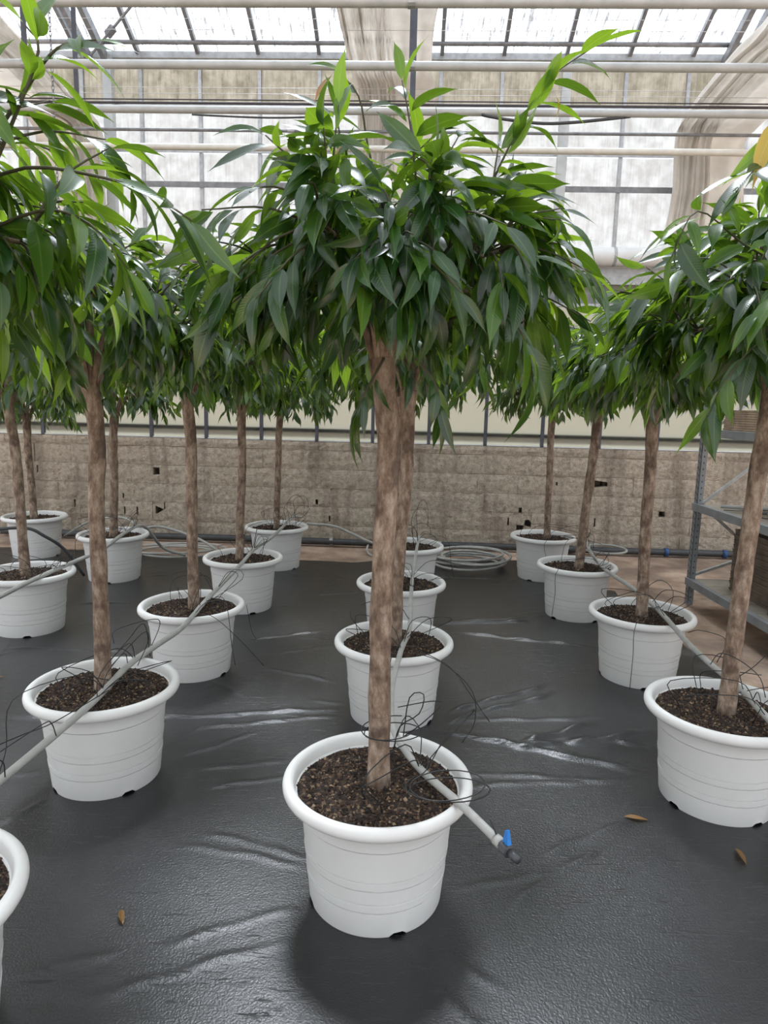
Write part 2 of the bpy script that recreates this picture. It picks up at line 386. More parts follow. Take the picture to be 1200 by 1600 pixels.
# ------------------------------------------------------------------ back wall of rough concrete blocks
D = 7.44; WT = 1.145; U0, DU = 0.195, 0.6175
def block_wall():
    core = MB().add([(0, 0, 0)] * 3, [(0, 1, 2)]).build('wall_back', M['mortar']); CUT = []
    tag(core, 'low weathered wall of rough beige concrete blocks under the glazing', 'wall', kind='structure')
    rng = np.random.default_rng(11)
    holes = [(245, 736, .075, .075), (193, 774, .022, .06), (195, 797, .020, .12), (215, 797, .022, .09), (245, 797, .030, .09), (257, 790, .015, .08), (495, 784, .03, .06), (515, 810, .02, .07),
             (932, 757, .07, .09), (870, 756, .02, .04), (815, 797, .06, .06), (826, 818, .09, .11), (812, 824, .08, .05), (794, 815, .018, .08), (929, 816, .018, .10), (1034, 803, .08, .06), (947, 757, .03, .05), (117, 787, .02, .07), (59, 732, .02, .08)]
    H = [(*wall_at(a, b, D), w, h) for a, b, w, h in holes]
    rows = [(1.047, WT, 0.62)] + [(1.045 - 0.209 * (k + 1), 1.045 - 0.209 * k, 0.43) for k in range(5)]
    for ri, (z0, z1, L) in enumerate(rows):
        u = -7.5 + (0.21 if ri % 2 else 0.0)
        while u < 6.8:
            ln = L * rng.uniform(0.92, 1.08); g = 0.003 if ri else 0.004
            nu, nz = 8, 4 if ri else 2
            us = np.linspace(u + .0012, u + ln - .0012, nu + 1); zs = np.linspace(max(z0, 0.002) + g, z1 - g, nz + 1)
            dv = rng.uniform(-0.005, 0.004); tilt = rng.uniform(-0.004, 0.004)
            G = np.zeros((nz + 1, nu + 1, 3))
            for i in range(nz + 1):
                for j in range(nu + 1):
                    edge = (i in (0, nz)) or (j in (0, nu))
                    vv = D - 0.004 + dv + tilt * (i / nz - .5) + rng.uniform(-0.005, 0.005) + (0.007 if i in (0, nz) else 0.002 if j in (0, nu) else 0)
                    G[i, j] = (us[j], vv, zs[i])
            mb = MB(); dele = []
            for (hu, hz, hw, hh) in H:
                if u < hu < u + ln and z0 < hz < z1 + 0.0001:
                    j = int(np.clip((hu - us[0]) / (us[-1] - us[0]) * nu, 1, nu - 2)); i = int(np.clip((hz - zs[0]) / (zs[-1] - zs[0]) * nz, 0, nz - 1))
                    if (i, j) in dele: continue
                    dele.append((i, j))
                    hw2 = min(hw, (us[1] - us[0]) * 1.9); hh2 = min(hh, (zs[1] - zs[0]) * 1.9)
                    for (a, b) in ((0, 0), (0, 1), (1, 0), (1, 1)):
                        if 0 < j + b < nu: G[i + a, j + b, 0] = hu + (b - .5) * hw2 * rng.uniform(.8, 1.15)
                        if 0 < i + a < nz: G[i + a, j + b, 2] = hz + (a - .5) * hh2 * rng.uniform(.8, 1.15)
            vs = [W(*p) for p in G.reshape(-1, 3)]; n1 = nu + 1
            fs = [(i*n1+j, i*n1+j+1, (i+1)*n1+j+1, (i+1)*n1+j) for i in range(nz) for j in range(nu) if (i, j) not in dele]
            # sides of the block going back into the wall
            ring = [(0, j) for j in range(nu)] + [(i, nu) for i in range(nz)] + [(nz, j) for j in range(nu, 0, -1)] + [(i, 0) for i in range(nz, 0, -1)]
            k0 = len(vs)
            vs += [W(G[i, j, 0], D + 0.03, G[i, j, 2]) for i, j in ring]
            m = len(ring)
            for k in range(m):
                a = ring[k][0]*n1 + ring[k][1]; b = ring[(k+1) % m][0]*n1 + ring[(k+1) % m][1]
                fs.append((b, a, k0 + k, k0 + (k+1) % m))
            o = mb.add(vs, fs).build('block', M['block'], core)
            for (i, j) in dele:                           # the dark hollow behind a broken face
                pb = MB(); c = [G[i, j], G[i, j+1], G[i+1, j+1], G[i+1, j]]
                CUT.append((min(q[0] for q in c), max(q[0] for q in c), min(q[2] for q in c), max(q[2] for q in c)))
                p = [W(*q) for q in c] + [W(q[0], D + 0.17, q[2]) for q in c]
                pb.add(p, [(0, 4, 5, 1), (1, 5, 6, 2), (2, 6, 7, 3), (3, 7, 4, 0), (4, 7, 6, 5)]).build('hollow', M['mortar'], o)
            u += ln
    # the mortar body behind the blocks, open where a block face is broken
    gu = sorted({-7.6, 7.0} | {q for c in CUT for q in c[:2]}); gz = sorted({0.0, WT - .004} | {q for c in CUT for q in c[2:]}); mb = MB()
    for a0, a1 in zip(gu[:-1], gu[1:]):
        for b0, b1 in zip(gz[:-1], gz[1:]):
            mu, mz = (a0 + a1) / 2, (b0 + b1) / 2
            if not any(c[0] < mu < c[1] and c[2] < mz < c[3] for c in CUT):
                mb.add([W(a0, D + .006, b0), W(a1, D + .006, b0), W(a1, D + .006, b1), W(a0, D + .006, b1)], [(0, 1, 2, 3)])
    P = [W(u_, v_, z_) for z_ in (0, WT - .004) for u_, v_ in ((-7.6, D + .006), (7.0, D + .006), (7.0, D + .19), (-7.6, D + .19))]
    mb.add(P, [(0, 3, 2, 1), (4, 5, 6, 7), (1, 2, 6, 5), (2, 3, 7, 6), (3, 0, 4, 7)])
    core.data = mb.mesh('wall_back'); core.data.materials.append(M['mortar'])
block_wall()

# ------------------------------------------------------------------ glazing of the back wall
def us_range(a, b): return [U0 + DU * i for i in range(a, b)]
def pane(parent, u0, u1, z0, z1, v, m, t=0.006):
    return MB().box((u0, v, z0), (u1, v + t, z1), W).build('pane', m, parent)
# lower cream sheet with dark posts
w2 = thing('window_2', W(0, D + 0.06, WT))
tag(w2, 'band of cream translucent sheets with dark posts standing on the block wall', 'window', kind='structure')
for u in us_range(-12, 11):
    pane(w2, u + 0.004, u + DU - 0.004, WT + 0.004, 2.63, D + 0.06, M['cream'])
    MB().box((u - 0.018, D + 0.015, WT), (u + 0.018, D + 0.05, 2.63), W).build('post', M['post'], w2)
_, zr = wall_at(450, 671, D + 0.13)
MB().box((-7.4, D + 0.068, zr - 0.024), (6.8, D + 0.10, zr + 0.024), W).build('rail', M['galv_dark'], w2)
MB().box((-7.4, D + 0.02, WT), (6.8, D + 0.12, WT + 0.012), W).build('sill', M['duct'], w2)
# beams and duct above it
t1 = thing('trim_1', W(0, D, 2.63)); tag(t1, 'grey steel beams with a pale slit between them below the large panes', 'beam', kind='structure')
MB().box((-7.5, D - 0.02, 2.66), (6.9, D + 0.08, 2.79), W).build('beam', M['galv_dark'], t1)
MB().box((-7.5, D - 0.05, 2.625), (6.9, D + 0.02, 2.657), W).build('ledge', M['galv'], t1)
MB().box((-7.5, D - 0.01, 2.86), (6.9, D + 0.08, 3.02), W).build('beam', M['galv'], t1)
MB().box((-7.5, D + 0.01, 3.02), (6.9, D + 0.08, 3.214), W).build('fascia', M['duct'], t1)
MB().box((-7.5, D + 0.03, 2.79), (6.9, D + 0.036, 2.86), W).build('pane', M['cream'], t1)
dz = 3.118; a = np.linspace(0, 2*math.pi, 25)
dm = MB().tube([W(u, D - 0.10, dz) for u in np.linspace(-7.4, 6.8, 24)], 0.093, 24)
td = dm.build('round_duct', M['duct'], None, True)
tag(td, 'long round white duct running along the wall below the panes', 'duct')
for u in (-4.6, -1.5, 1.6 + 0.42, 4.7):
    MB().tube([W(u - .015, D - 0.10, dz), W(u + .015, D - 0.10, dz)], 0.096, 24).build('seam_collar', M['galv'], td)
# large panes
w1 = thing('window_1', W(0, D, 3.214))
tag(w1, 'tall grid of dusty bright glass panes in thin grey bars', 'window', kind='structure')
ZR = [3.222, 3.792, 4.118, 4.555, 5.0]
for u in us_range(-12, 11):
    for k in range(4):
        pane(w1, u + 0.017, u + DU - 0.017, ZR[k] + 0.012, ZR[k+1] - 0.012, D + 0.03, M['glass_dirty'] if k == 3 else M['glass'])
    MB().box((u - 0.017, D, 3.214), (u + 0.017, D + 0.045, 5.0), W).build('mullion', M['galv'], w1)
for k, (z, h, mm) in enumerate(((3.792, 0.028, 'galv_dark'), (4.118, 0.014, 'galv'), (4.555, 0.014, 'galv'))):
    MB().box((-7.3, D - 0.012, z - h), (6.8, D - 0.001, z + h), W).build('transom', M[mm], w1)
# wide grey columns at the frames
TRUSS = [-6.55, -3.30, -0.10, 3.05, 6.2]
for u in (-3.20, 1.44):
    cc = MB(); cc.box((u - 0.045, D - 0.10, 3.214), (u + 0.045, D - 0.013, 5.0), W)
    o = cc.build('column', M['pipe_grey'], w1)

# ------------------------------------------------------------------ glass roof
SL = math.tan(math.radians(24)); EZ = 5.02; RV = 3.9
rf = thing('ceiling', W(0, D, EZ)); tag(rf, 'sloping greenhouse roof of streaked glass panes and dark bars', 'roof', kind='structure')
def RP(u, v, dz=0.0): return W(u, v, EZ + (D - v) * SL + dz) if v >= RV else W(u, v, EZ + (v - (2*RV - D)) * SL + dz)
VB = [7.42, 7.262, 6.15, 5.05, RV]; VB2 = [RV, 2.8, 1.7, 2*RV - D]
def roof_pane(u0, u1, va, vb):
    c = [RP(u0, va, .03), RP(u1, va, .03), RP(u1, vb, .03), RP(u0, vb, .03)]
    c2 = [p + np.array([0, 0, .006]) for p in c]
    MB().add(c + c2, [(3,2,1,0),(4,5,6,7),(0,1,5,4),(1,2,6,5),(2,3,7,6),(3,0,4,7)]).build('pane', M['glass_roof'], rf)
for u in us_range(-12, 11):
    for VV in (VB, VB2):
        for k in range(len(VV) - 1): roof_pane(u + .02, u + DU - .02, VV[k] - .006, VV[k+1] + .006)
        o = MB().bar(RP(u, VV[0]), RP(u, VV[-1]), .036, .05).build('glazing_bar', M['galv_dark'], rf)
for v in (7.262, 5.05, 2.8):
    MB().tube([RP(-7.3, v, -.03), RP(6.8, v, -.03)], .022, 10).build('purlin', M['galv_dark'], rf, True)
MB().bar(RP(-7.4, 7.43, -.01), RP(6.9, 7.43, -.01), .09, .06).build('eave_plate', M['galv'], rf)
MB().bar(RP(-7.4, RV, 0), RP(6.9, RV, 0), .10, .08).build('ridge_beam', M['galv_dark'], rf)
MB().bar(W(-7.4, 2*RV - D, EZ), W(6.9, 2*RV - D, EZ), .2, .12).build('gutter', M['galv'], rf)
for k, u in enumerate(TRUSS):
    for du in (-.085, .085):
        MB().bar(RP(u + du, 7.38, -.09), RP(u + du, RV, -.09), .05, .09).build('rafter', M['galv_dark'], rf)
        MB().bar(RP(u + du, RV, -.09), RP(u + du, 2*RV - D + .06, -.09), .05, .09).build('rafter', M['galv_dark'], rf)
# brace with a clamp by the left rafter, seen above the nearest crown
a, b = W(*(lambda q: (q[0], 7.2, q[1]))(wall_at(142, 86, 7.2))), W(*(lambda q: (q[0], 6.9, q[1]))(wall_at(208, 6, 6.9)))
MB().tube([a, b], .012, 8).build('brace', M['galv_dark'], rf)
MB().bar(a + (b-a)*.40, a + (b-a)*.55, .055, .055).build('clamp', M['galv_dark'], rf)

# ------------------------------------------------------------------ pipes, cables and wires across the house
def cross_pipe(name, py, y, r, m, label, cat, group=None, n=12, x0=-6.5, x1=6.2, sag=0.0):
    u, z = wall_at(600, py, y)
    o = MB().tube([W(u_, y, z - sag * math.sin(k / 12 * math.pi)) for k, u_ in enumerate(np.linspace(x0, x1, 13))], r, n).build(name, M[m], None, True)
    return tag(o, label, cat, group)
PIPES = [(3, 3.57, .0245, 'pipe_grey', 'thick grey heating pipe with peeled paint crossing highest under the roof'),
         (103, 4.14, .0235, 'pipe_grey', 'grey heating pipe crossing just below the roof eave'),
         (174, 4.75, .0235, 'pipe_grey', 'grey heating pipe crossing below the two dark cables'),
         (233, 5.43, .024, 'pipe_cream', 'cream painted heating pipe crossing below the others')]
for py, y, r, m, lab in PIPES:
    o = cross_pipe('heating_pipe', py, y, r, m, lab, 'pipe')
    u, z = wall_at(600, py, y)
    for uu in (U0 + DU * (-8 if y > 5 else -4), -0.06, 3.05):
        MB().tube([W(uu - .018, y, z), W(uu + .018, y, z)], r + .004, 12).build('pipe_clip', M['galv'], o)
        MB().bar(W(uu, y, z + r), RP(uu, y, -.06), .008, .03, (1, 0, 0)).build('hanger', M['post'], o)
o = cross_pipe('conduit_pipe', 206, 6.6, .014, 'galv_dark', 'thin grey conduit pipe with a coupling between two heating pipes', 'pipe')
u, z = wall_at(455, 206, 6.6); _, z6 = wall_at(600, 206, 6.6)
MB().tube([W(u - .03, 6.6, z6), W(u + .03, 6.6, z6)], .019, 12).build('coupling', M['galv'], o)
cross_pipe('cable', 158, 6.3, .006, 'cable', 'slim dark cable stretched just above its thicker twin', 'cable', None, 6)
cross_pipe('cable', 163.5, 6.2, .011, 'cable', 'thicker dark cable stretched along the top of a heating pipe', 'cable', None, 6)
for py, y in ((30, 6.6), (47.5, 6.2), (139, 6.6), (148.5, 6.2)):
    cross_pipe('wire', py, y, .0022, 'wire', 'fine steel wire stretched across just below the streaked roof panes' if py < 90 else 'fine steel wire stretched in front of the stained top row of wall panes', 'wire', 'screen wires', 5)
# sagging dark hose behind the crown of the middle tree
pts = [(752, 179), (765, 182), (800, 188), (850, 193), (900, 191), (950, 186), (985, 182)]
o = MB().tube(curve([at(a, b, 4.70) for a, b in pts], 24), .010, 8).build('sagging_hose', M['hose_dark'], None, True)
tag(o, 'dark hose sagging below a grey heating pipe against the glass', 'hose')
pts = [(300, 179), (360, 182), (420, 184), (480, 183), (520, 179)]
o = MB().tube(curve([at(a, b, 4.77) for a, b in pts], 24), .006, 8).build('sagging_cable', M['hose_dark'], None, True)
tag(o, 'dark cable drooping slightly under a heating pipe left of the cloth screen', 'cable')
# hanging chain at the left
def chain(px, y0, y1, y, label):
    b = at(px, y1, y); a = RP(b[0]*CA - b[1]*SA, b[0]*SA + b[1]*CA, -.05); n = max(8, int(abs(a[2] - b[2]) / .028))
    root = thing('hanging_chain', b); tag(root, label, 'chain')
    ang = np.arange(8) / 8 * 2 * math.pi
    for k in range(n):
        c = a + (b - a) * ((k + .5) / n); ax = np.array([1, 0, 0]) if k % 2 else np.array([0, 1, 0])
        p = [c + ax * .008 * math.cos(t) + np.array([0, 0, .019 * math.sin(t)]) for t in ang]
        MB().tube(p + [p[0]], .0028, 5, False).build('chain_link', M['galv_dark'], root)
chain(92, 8, 330, 5.0, 'thin steel chain hanging from the roof before the left cloth screen')

# ------------------------------------------------------------------ gathered cloth screens
def screen(name, path, wp, wf, pleats, amp, label, seed, side=1, ext=2.2):
    # path: list of (u, v, z, spread, hang); pleats run along the path; a flat sheet continues on one side
    rng = np.random.default_rng(seed)
    p0, p1 = np.array(path[0], float), np.array(path[1], float); q = p0 + (p0 - p1) * ext; q[3:] = p0[3:]; q[2] = max(q[2], p0[2] + .2)
    P = curve([q] + path if ext else path, 36); n = pleats * 8 + 14
    vs = []
    ph = rng.uniform(0, 6.28, pleats + 1); am = rng.uniform(.5, 1.2, pleats + 1)
    for k, (u, v, z, sp, hg) in enumerate(P):
        s = k / (len(P) - 1)
        d = P[min(k+1, len(P)-1)][:3] - P[max(k-1, 0)][:3]; d = nrm(d)
        nn = nrm(np.cross(d, (1, 0, 0)))                   # normal of the sheet in the plane of v and z
        if nn[1] > 0: nn = -nn
        if abs(nn[1]) < 1e-6 and nn[2] > 0: nn = -nn
        for j in range(n + 1):
            if j <= pleats * 8:
                q = j / 8.0; i = int(min(q, pleats - 1)); w = q / pleats
                du = w * wp * sp
                h = amp * am[i] * (0.5 - 0.5 * math.cos(2 * math.pi * q)) * (0.8 + .3 * math.sin(ph[i] + s * 5))
                du += 0.012 * math.sin(s * 7 + ph[i])
                h += .03 * math.sin(w * 3.1) * hg
            else:
                w = (j - pleats * 8) / (n - pleats * 8)
                du = wp * sp + w * wf * sp; h = .012 * math.sin(w * 9 + s * 4) + hg * .25 * w
            vs.append(W(u + side * du, v + nn[1] * h, z + nn[2] * h))
    m = n + 1
    fs = [(k*m+j, k*m+j+1, (k+1)*m+j+1, (k+1)*m+j) for k in range(len(P) - 1) for j in range(n)]
    o = MB().add(vs, fs).build(name, M['cloth'], None, True)
    so = o.modifiers.new('thickness', 'SOLIDIFY'); so.thickness = .003
    tag(o, label, 'screen', 'gathered cloth screens'); return o
def ws(px, py, v): u, z = wall_at(px, py, v); return (u, v, z)
screen('cloth_screen', [(*ws(1215, 12, 4.6), 1.1, .3), (*ws(1135, 105, 5.6), 1.05, .25), (*ws(1068, 190, 6.9), 1.0, .1), (*ws(1056, 225, 7.22), .9, 0), (*ws(1050, 300, 7.26), .95, 0), (*ws(1034, 374, 7.25), 1.1, 0)],
       .36, .38, 7, .085, 'beige pleated cloth screen gathered beside the metal rack and hanging to the duct', 3)
screen('cloth_screen', [(*ws(515, -40, 5.6), 1.1, .1), (*ws(530, 40, 6.5), 1.05, .1), (*ws(545, 100, 7.1), 1.0, .05), (*ws(560, 150, 7.27), .95, 0), (*ws(560, 250, 7.28), .95, 0), (*ws(556, 372, 7.24), 1.0, 0)],
       .42, .38, 9, .07, 'beige pleated cloth screen hanging behind the crown of the foremost tree', 4, 1, 0)
screen('cloth_screen', [(*ws(-20, 2, 4.8), 1.1, .3), (*ws(60, 90, 5.8), 1.0, .25), (*ws(110, 150, 6.9), .95, .1), (*ws(160, 200, 7.24), .9, 0), (*ws(165, 300, 7.27), .95, 0), (*ws(168, 372, 7.24), 1.0, 0)],
       .34, .46, 7, .08, 'beige pleated cloth screen hanging past the thin steel chain', 6, -1)

# ------------------------------------------------------------------ pots
def pot_profile():
    p = [(.2110, .0), (.2126, .004)]
    body = lambda z: .2126 + (.2392 - .2126) * z / .2955
    for z, prot in ((.086, .0015), (.114, 0), (.162, .0015), (.190, 0), (.2925, .003)):   # grooves that mark off the raised bands
        r = body(z); q = p[-1][0] - body(p[-1][1])
        p += [(r + q, z - .0026), (r - .006, z - .0022), (r - .006, z + .0022), (r + prot, z + .0026)]
    p += [(.2435, .345), (.2460, .353), (.2530, .3585)]
    for t in np.linspace(-1.75, 3.0, 16):                # rolled rim
        p.append((.2815 + .0185 * math.cos(t), .3800 + (.0215 if t < 0 else .0225) * math.sin(t)))
    return p + [(.2600, .375), (.2585, .363), (.2375, .345), (.221, .20), (.203, .022), (.02, .020)]
POT_PROF = pot_profile(); POT_N = 96
def pot_mesh():
    mb = MB().lathe(POT_PROF, POT_N)
    v = np.concatenate(mb.v); n = POT_N
    for c in (8, 32, 56, 80):                            # drainage notches cut in the foot
        for j in range(c - 1, c + 2):
            v[j % n, 2] = .011; v[n + j % n, 2] = .0115
    mb.v = [v]; me = mb.mesh('pot', (0, 0, 0), True); me.set_sharp_from_angle(angle=math.radians(24)); return me
POT_ME = pot_mesh(); POT_ME.materials.append(M['pot'])
SOIL_Z = .358
def soil_mesh(seed):
    rng = np.random.default_rng(seed); nr, na = 14, 40; vs = [(0, 0, SOIL_Z + .012)]
    for i in range(1, nr + 1):
        r = .2575 * i / nr
        for j in range(na):
            t = j / na * 2 * math.pi
            vs.append((r*math.cos(t), r*math.sin(t), SOIL_Z + .010 * (1 - (r/.258)**2) + rng.uniform(-.004, .005) * (i < nr)))
    fs = [(0, 1 + j, 1 + (j+1) % na) for j in range(na)]
    fs += [(1+(i-1)*na+j, 1+i*na+j, 1+i*na+(j+1) % na, 1+(i-1)*na+(j+1) % na) for i in range(1, nr) for j in range(na)]
    me = MB().add(vs, fs).mesh('soil', (0, 0, 0), True); me.materials.append(M['soil']); return me
SOIL_ME = [soil_mesh(k) for k in range(3)]
def chips_mesh(seed, n, big):
    rng = np.random.default_rng(seed); mb = MB()
    base = np.array([(1,0,0),(-1,0,0),(0,1,0),(0,-1,0),(0,0,1),(0,0,-1)], float)
    fs = [(0,2,4),(2,1,4),(1,3,4),(3,0,4),(2,0,5),(1,2,5),(3,1,5),(0,3,5)]
    for k in range(n):
        r = .252 * math.sqrt(rng.uniform(0, 1)); t = rng.uniform(0, 6.283)
        s = rng.uniform(.0025, .0062) * big * (1.6 if rng.uniform() < .06 else 1)
        q = base * s * rng.uniform(.6, 1.4, 3); th = rng.uniform(0, 6.283); R = np.array([[math.cos(th), -math.sin(th), 0], [math.sin(th), math.cos(th), 0], [0, 0, 1]])
        mb.add(q @ R.T + np.array([r*math.cos(t), r*math.sin(t), SOIL_Z + .010 * (1 - (r/.258)**2) + s * .35]), fs)
    me = mb.mesh('bark_chips'); me.materials.append(M['chip']); return me
CHIP_ME = [chips_mesh(1, 2600, .92), chips_mesh(2, 900, 1.3)]

# ------------------------------------------------------------------ leaves
def leaf_shape(wr, droop, fold, twist, seed):
    ns = 8; vs = []; uv = []
    rng = np.random.default_rng(seed); side = rng.uniform(-.05, .05)
    for i in range(ns + 1):
        t = i / ns
        w = wr * (0, .62, .93, 1.0, .97, .82, .50, .14, 0)[i]
        if i == ns: w = 0
        y = t * (1 - .16 * droop * t); z = -droop * .48 * t * t; a = twist * t; x0 = side * math.sin(math.pi * t)
        for s in (-1, 0, 1):
            x = s * w * .5; h = abs(s) * w * fold + .006 * math.sin(9 * t + s)
            vs.append((x0 + x * math.cos(a) - h * math.sin(a), y, z + h * math.cos(a) + x * math.sin(a))); uv.append((.5 + .5 * s, t))
    # petiole and drip tip come from the narrow ends
    fs = []
    for i in range(ns):
        b = 3 * i; c = b + 3
        if i == 0: fs += [(1, c + 1, c), (1, c + 2, c + 1)]
        elif i == ns - 1: fs += [(b, b + 1, c + 1), (b + 1, b + 2, c + 1)]
        else: fs += [(b, b + 1, c + 1, c), (b + 1, b + 2, c + 2, c + 1)]
    used = sorted({i for f in fs for i in f}); mp = {o: k for k, o in enumerate(used)}
    return np.array([vs[i] for i in used]), [tuple(mp[i] for i in f) for f in fs], np.array([uv[i] for i in used])
LEAVES = [leaf_shape(w, d, f, tw, k) for k, (w, d, f, tw) in enumerate([(.235, .55, .14, .2), (.22, .75, .2, -.4), (.26, .45, .12, .15), (.21, 1.0, .22, .6), (.245, .3, .18, -.25), (.215, .65, .1, .6), (.28, .7, .16, -.2), (.20, .5, .14, .35)])]
def uv_set(me, uvs):
    lay = me.uv_layers.new(name='UVMap'); li = np.empty(len(me.loops), int); me.loops.foreach_get('vertex_index', li)
    lay.data.foreach_set('uv', uvs[li].ravel())
def leaf_me(k, mat):
    v, f, uv = LEAVES[k]; me = bpy.data.meshes.new('leaf'); me.from_pydata(v.tolist(), [], f); me.update()
    me.polygons.foreach_set('use_smooth', [True] * len(me.polygons)); uv_set(me, uv); me.materials.append(M[mat]); return me
LEAF_ME = {m: [leaf_me(k, m) for k in range(len(LEAVES))] for m in ('leaf', 'leaf_young', 'leaf_dry', 'leaf_yellow')}
def frame(d, up):
    y = nrm(d); z = nrm(np.asarray(up) - y * (np.asarray(up) @ y)); x = np.cross(y, z); return np.stack([x, y, z], -1)

def in_view(P, m=40):
    x, y, z = P[0], P[1], P[2] - HC; c, s = math.cos(PITCH), math.sin(PITCH); d = y*c - z*s
    if d < .3: return False
    return -m < 600 + F*x/d < 1200 + m and -m < 800 - F*(z*c + y*s)/d < 1600

# ------------------------------------------------------------------ trees
TRUNK = {}
def tree(key, trunk_px, wpx, label, seed, crown=(.52, .38), shift=(0, 0, .23), nleaf=800, singles=0, shoots=(), lsize=1.0, extra=(), sticker=None, young=.2, zcut=None):
    rng = np.random.default_rng(seed)
    px, py = POTS[key]
    root = thing('potted_fig_tree', (px, py, 0)); tag(root, label, 'potted tree', 'standard fig trees in white pots')
    def child(me, name, parent=root):
        o = bpy.data.objects.new(name, me); COL.objects.link(o); o.parent = parent; return o
    pot = child(POT_ME, 'pot'); pot.rotation_euler.z = rng.uniform(0, 1.5) if key != 'C1' else -.18
    near = math.hypot(px, py) < 4.2
    soil = child(SOIL_ME[seed % 3], 'soil'); soil.rotation_euler.z = rng.uniform(0, 6.28)
    ch = child(CHIP_ME[0 if near else 1], 'bark_chips', soil); ch['kind'] = 'stuff'
    if sticker is not None: pot_sticker(pot, sticker - pot.rotation_euler.z)
    # trunk
    if trunk_px and not isinstance(trunk_px[0][0], float): pts = np.array([at(a, b, py) for a, b in trunk_px])
    else: pts = np.array(trunk_px, float)
    pts[0][2] = min(pts[0][2], SOIL_Z - .02); pts[0][2] = SOIL_Z - .03
    T = curve(pts, 28); r = wpx
    s = np.linspace(0, 1, len(T))
    rad = r * (1 + .22 * np.exp(-s * 14) + .12 * np.exp(-((s - 1) / .10) ** 2)) * (1 + .035 * np.sin(s * 37 + seed) + .03 * rng.uniform(-1, 1, len(T)))
    T = T + np.stack([.006 * np.sin(s * 9 + seed), .006 * np.cos(s * 7 + seed), 0 * s], -1) * s[:, None]
    MB().tube(T, rad, 16, True, .035, rng).build('trunk', M['bark'], root, True)
    TRUNK[key] = (T, rad)
    cr = T[-1]; C = cr + np.array(shift); rx, rz = crown
    # branches
    leaves = []                                          # (pos, dir, up, len, variant, young)
    def twig_leaves(P, n, out, drop, lmul=1.0, yg=young, start=.25):
        for k in range(n):
            t = start + (1 - start) * (k + .5) / n; q = t * (len(P) - 1); i = int(min(q, len(P) - 2)); p = P[i] + (P[i+1] - P[i]) * (q - i)
            td = nrm(P[min(i+1, len(P)-1)] - P[i]); sd = nrm(np.cross(td, (0, 0, 1)) + 1e-6) * (1 if k % 2 else -1)
            o = nrm(nrm(p - C) * np.array([1, 1, .5]) + 1e-6)
            d = nrm(td * .45 + sd * rng.uniform(.2, .75) + o * .45 + np.array([0, 0, -drop * rng.uniform(.35, 1.3)]) + rng.normal(0, .22, 3))
            if k == n - 1: d = nrm(td + np.array([0, 0, -drop * .4]))
            up = nrm(o * .6 + np.array([0, 0, .8]) + rng.normal(0, .5, 3))
            L = rng.choice([rng.uniform(.085, .13), rng.uniform(.13, .185)], p=[.35, .65]) * lsize * lmul * (.8 if t > .93 else 1)
            leaves.append((p + d * .012, d, up, L, int(rng.integers(len(LEAVES))), rng.uniform() < yg))
    nb = 11; BP = []; BM = []; RR = np.array([rx, rx, rz])
    for b in range(nb):
        az = b / nb * 2 * math.pi * 2.0 + rng.uniform(-.25, .25); el = [-.2, .2, .6, 1.0][b % 4] + rng.uniform(-.12, .12)
        rr = rng.uniform(.6, .78)
        E = C + RR * rr * np.array([math.cos(el) * math.cos(az), math.cos(el) * math.sin(az), math.sin(el)])
        mid = cr + (E - cr) * .45 + np.array([0, 0, .09 + .05 * rng.uniform()])
        st = cr + np.array([0, 0, -.05 - .04 * rng.uniform()])
        P = curve([st, cr + (mid - cr) * .45 + np.array([0, 0, .03]), mid, E], 15)
        BM.append((MB().tube(P, np.linspace(r * .42, .005, len(P)), 7), MB())); BP.append(P)
    NT_ = nleaf // 7; ga = math.pi * (3 - math.sqrt(5))
    for k in range(NT_):                                 # twigs end evenly all over the crown, each starts at the nearest branch
        se = -.62 + 1.60 * (k + .5) / NT_; se = min(se, .98); ce = math.sqrt(1 - se * se); az = k * ga + rng.uniform(-.3, .3)
        rr = rng.choice([rng.uniform(.45, .75), rng.uniform(.80, 1.08)], p=[.3, .7])
        rr *= 1 + .10 * math.sin(3 * az + seed) + .08 * math.sin(5 * se + seed)
        e = C + RR * rr * np.array([ce * math.cos(az), ce * math.sin(az), se])
        bd = [np.min(np.linalg.norm(P[4:] - e, axis=1) + .0 * len(P)) for P in BP]; bi = int(np.argmin(bd)); P = BP[bi]
        i = 4 + int(np.argmin(np.linalg.norm(P[4:] - e, axis=1))); i = max(4, i - int(rng.integers(0, 3))); p = P[i]
        Q = curve([p, (p + e) / 2 + np.array([0, 0, .035]), e], 8)
        BM[bi][1].tube(Q, np.linspace(.0042, .0016, len(Q)), 5)
        topness = np.clip((e[2] - C[2]) / rz, -1, 1)
        twig_leaves(Q, 7, None, 1.0 - .6 * max(0, topness), 1, young + .14 * max(0, topness), max(.25, 1 - .17 / (np.linalg.norm(e - p) + .01)))
    for bm, tm in BM:
        bo = bm.build('branch', M['bark'], root, True)
        if tm.n: tm.build('twigs', M['twig'], bo, True)['kind'] = 'stuff'
    for sh in shoots:                                    # long single shoots reaching out of the crown
        pts_, n, lm, drop, yg = sh
        Q = curve(pts_, 14); MB().tube(Q, np.linspace(.0042, .0016, len(Q)), 6).build('shoot', M['twig'], root, True)
        twig_leaves(Q, n, None, drop, lm, yg, .2)
    if zcut is not None: leaves = [l for l in leaves if l[0][2] > zcut]
    # leaves: the ones showing largest are objects of their own, the rest one mesh
    tl = np.array(root.location)
    order = sorted(range(len(leaves)), key=lambda i: (np.linalg.norm(leaves[i][0] - CAM) / leaves[i][3]) if in_view(leaves[i][0]) else 1e3 + i)
    pick = set([i for i in order[:singles] if in_view(leaves[i][0])])
    vs, fs, uvs, mats, n0 = [], [], [], [], 0
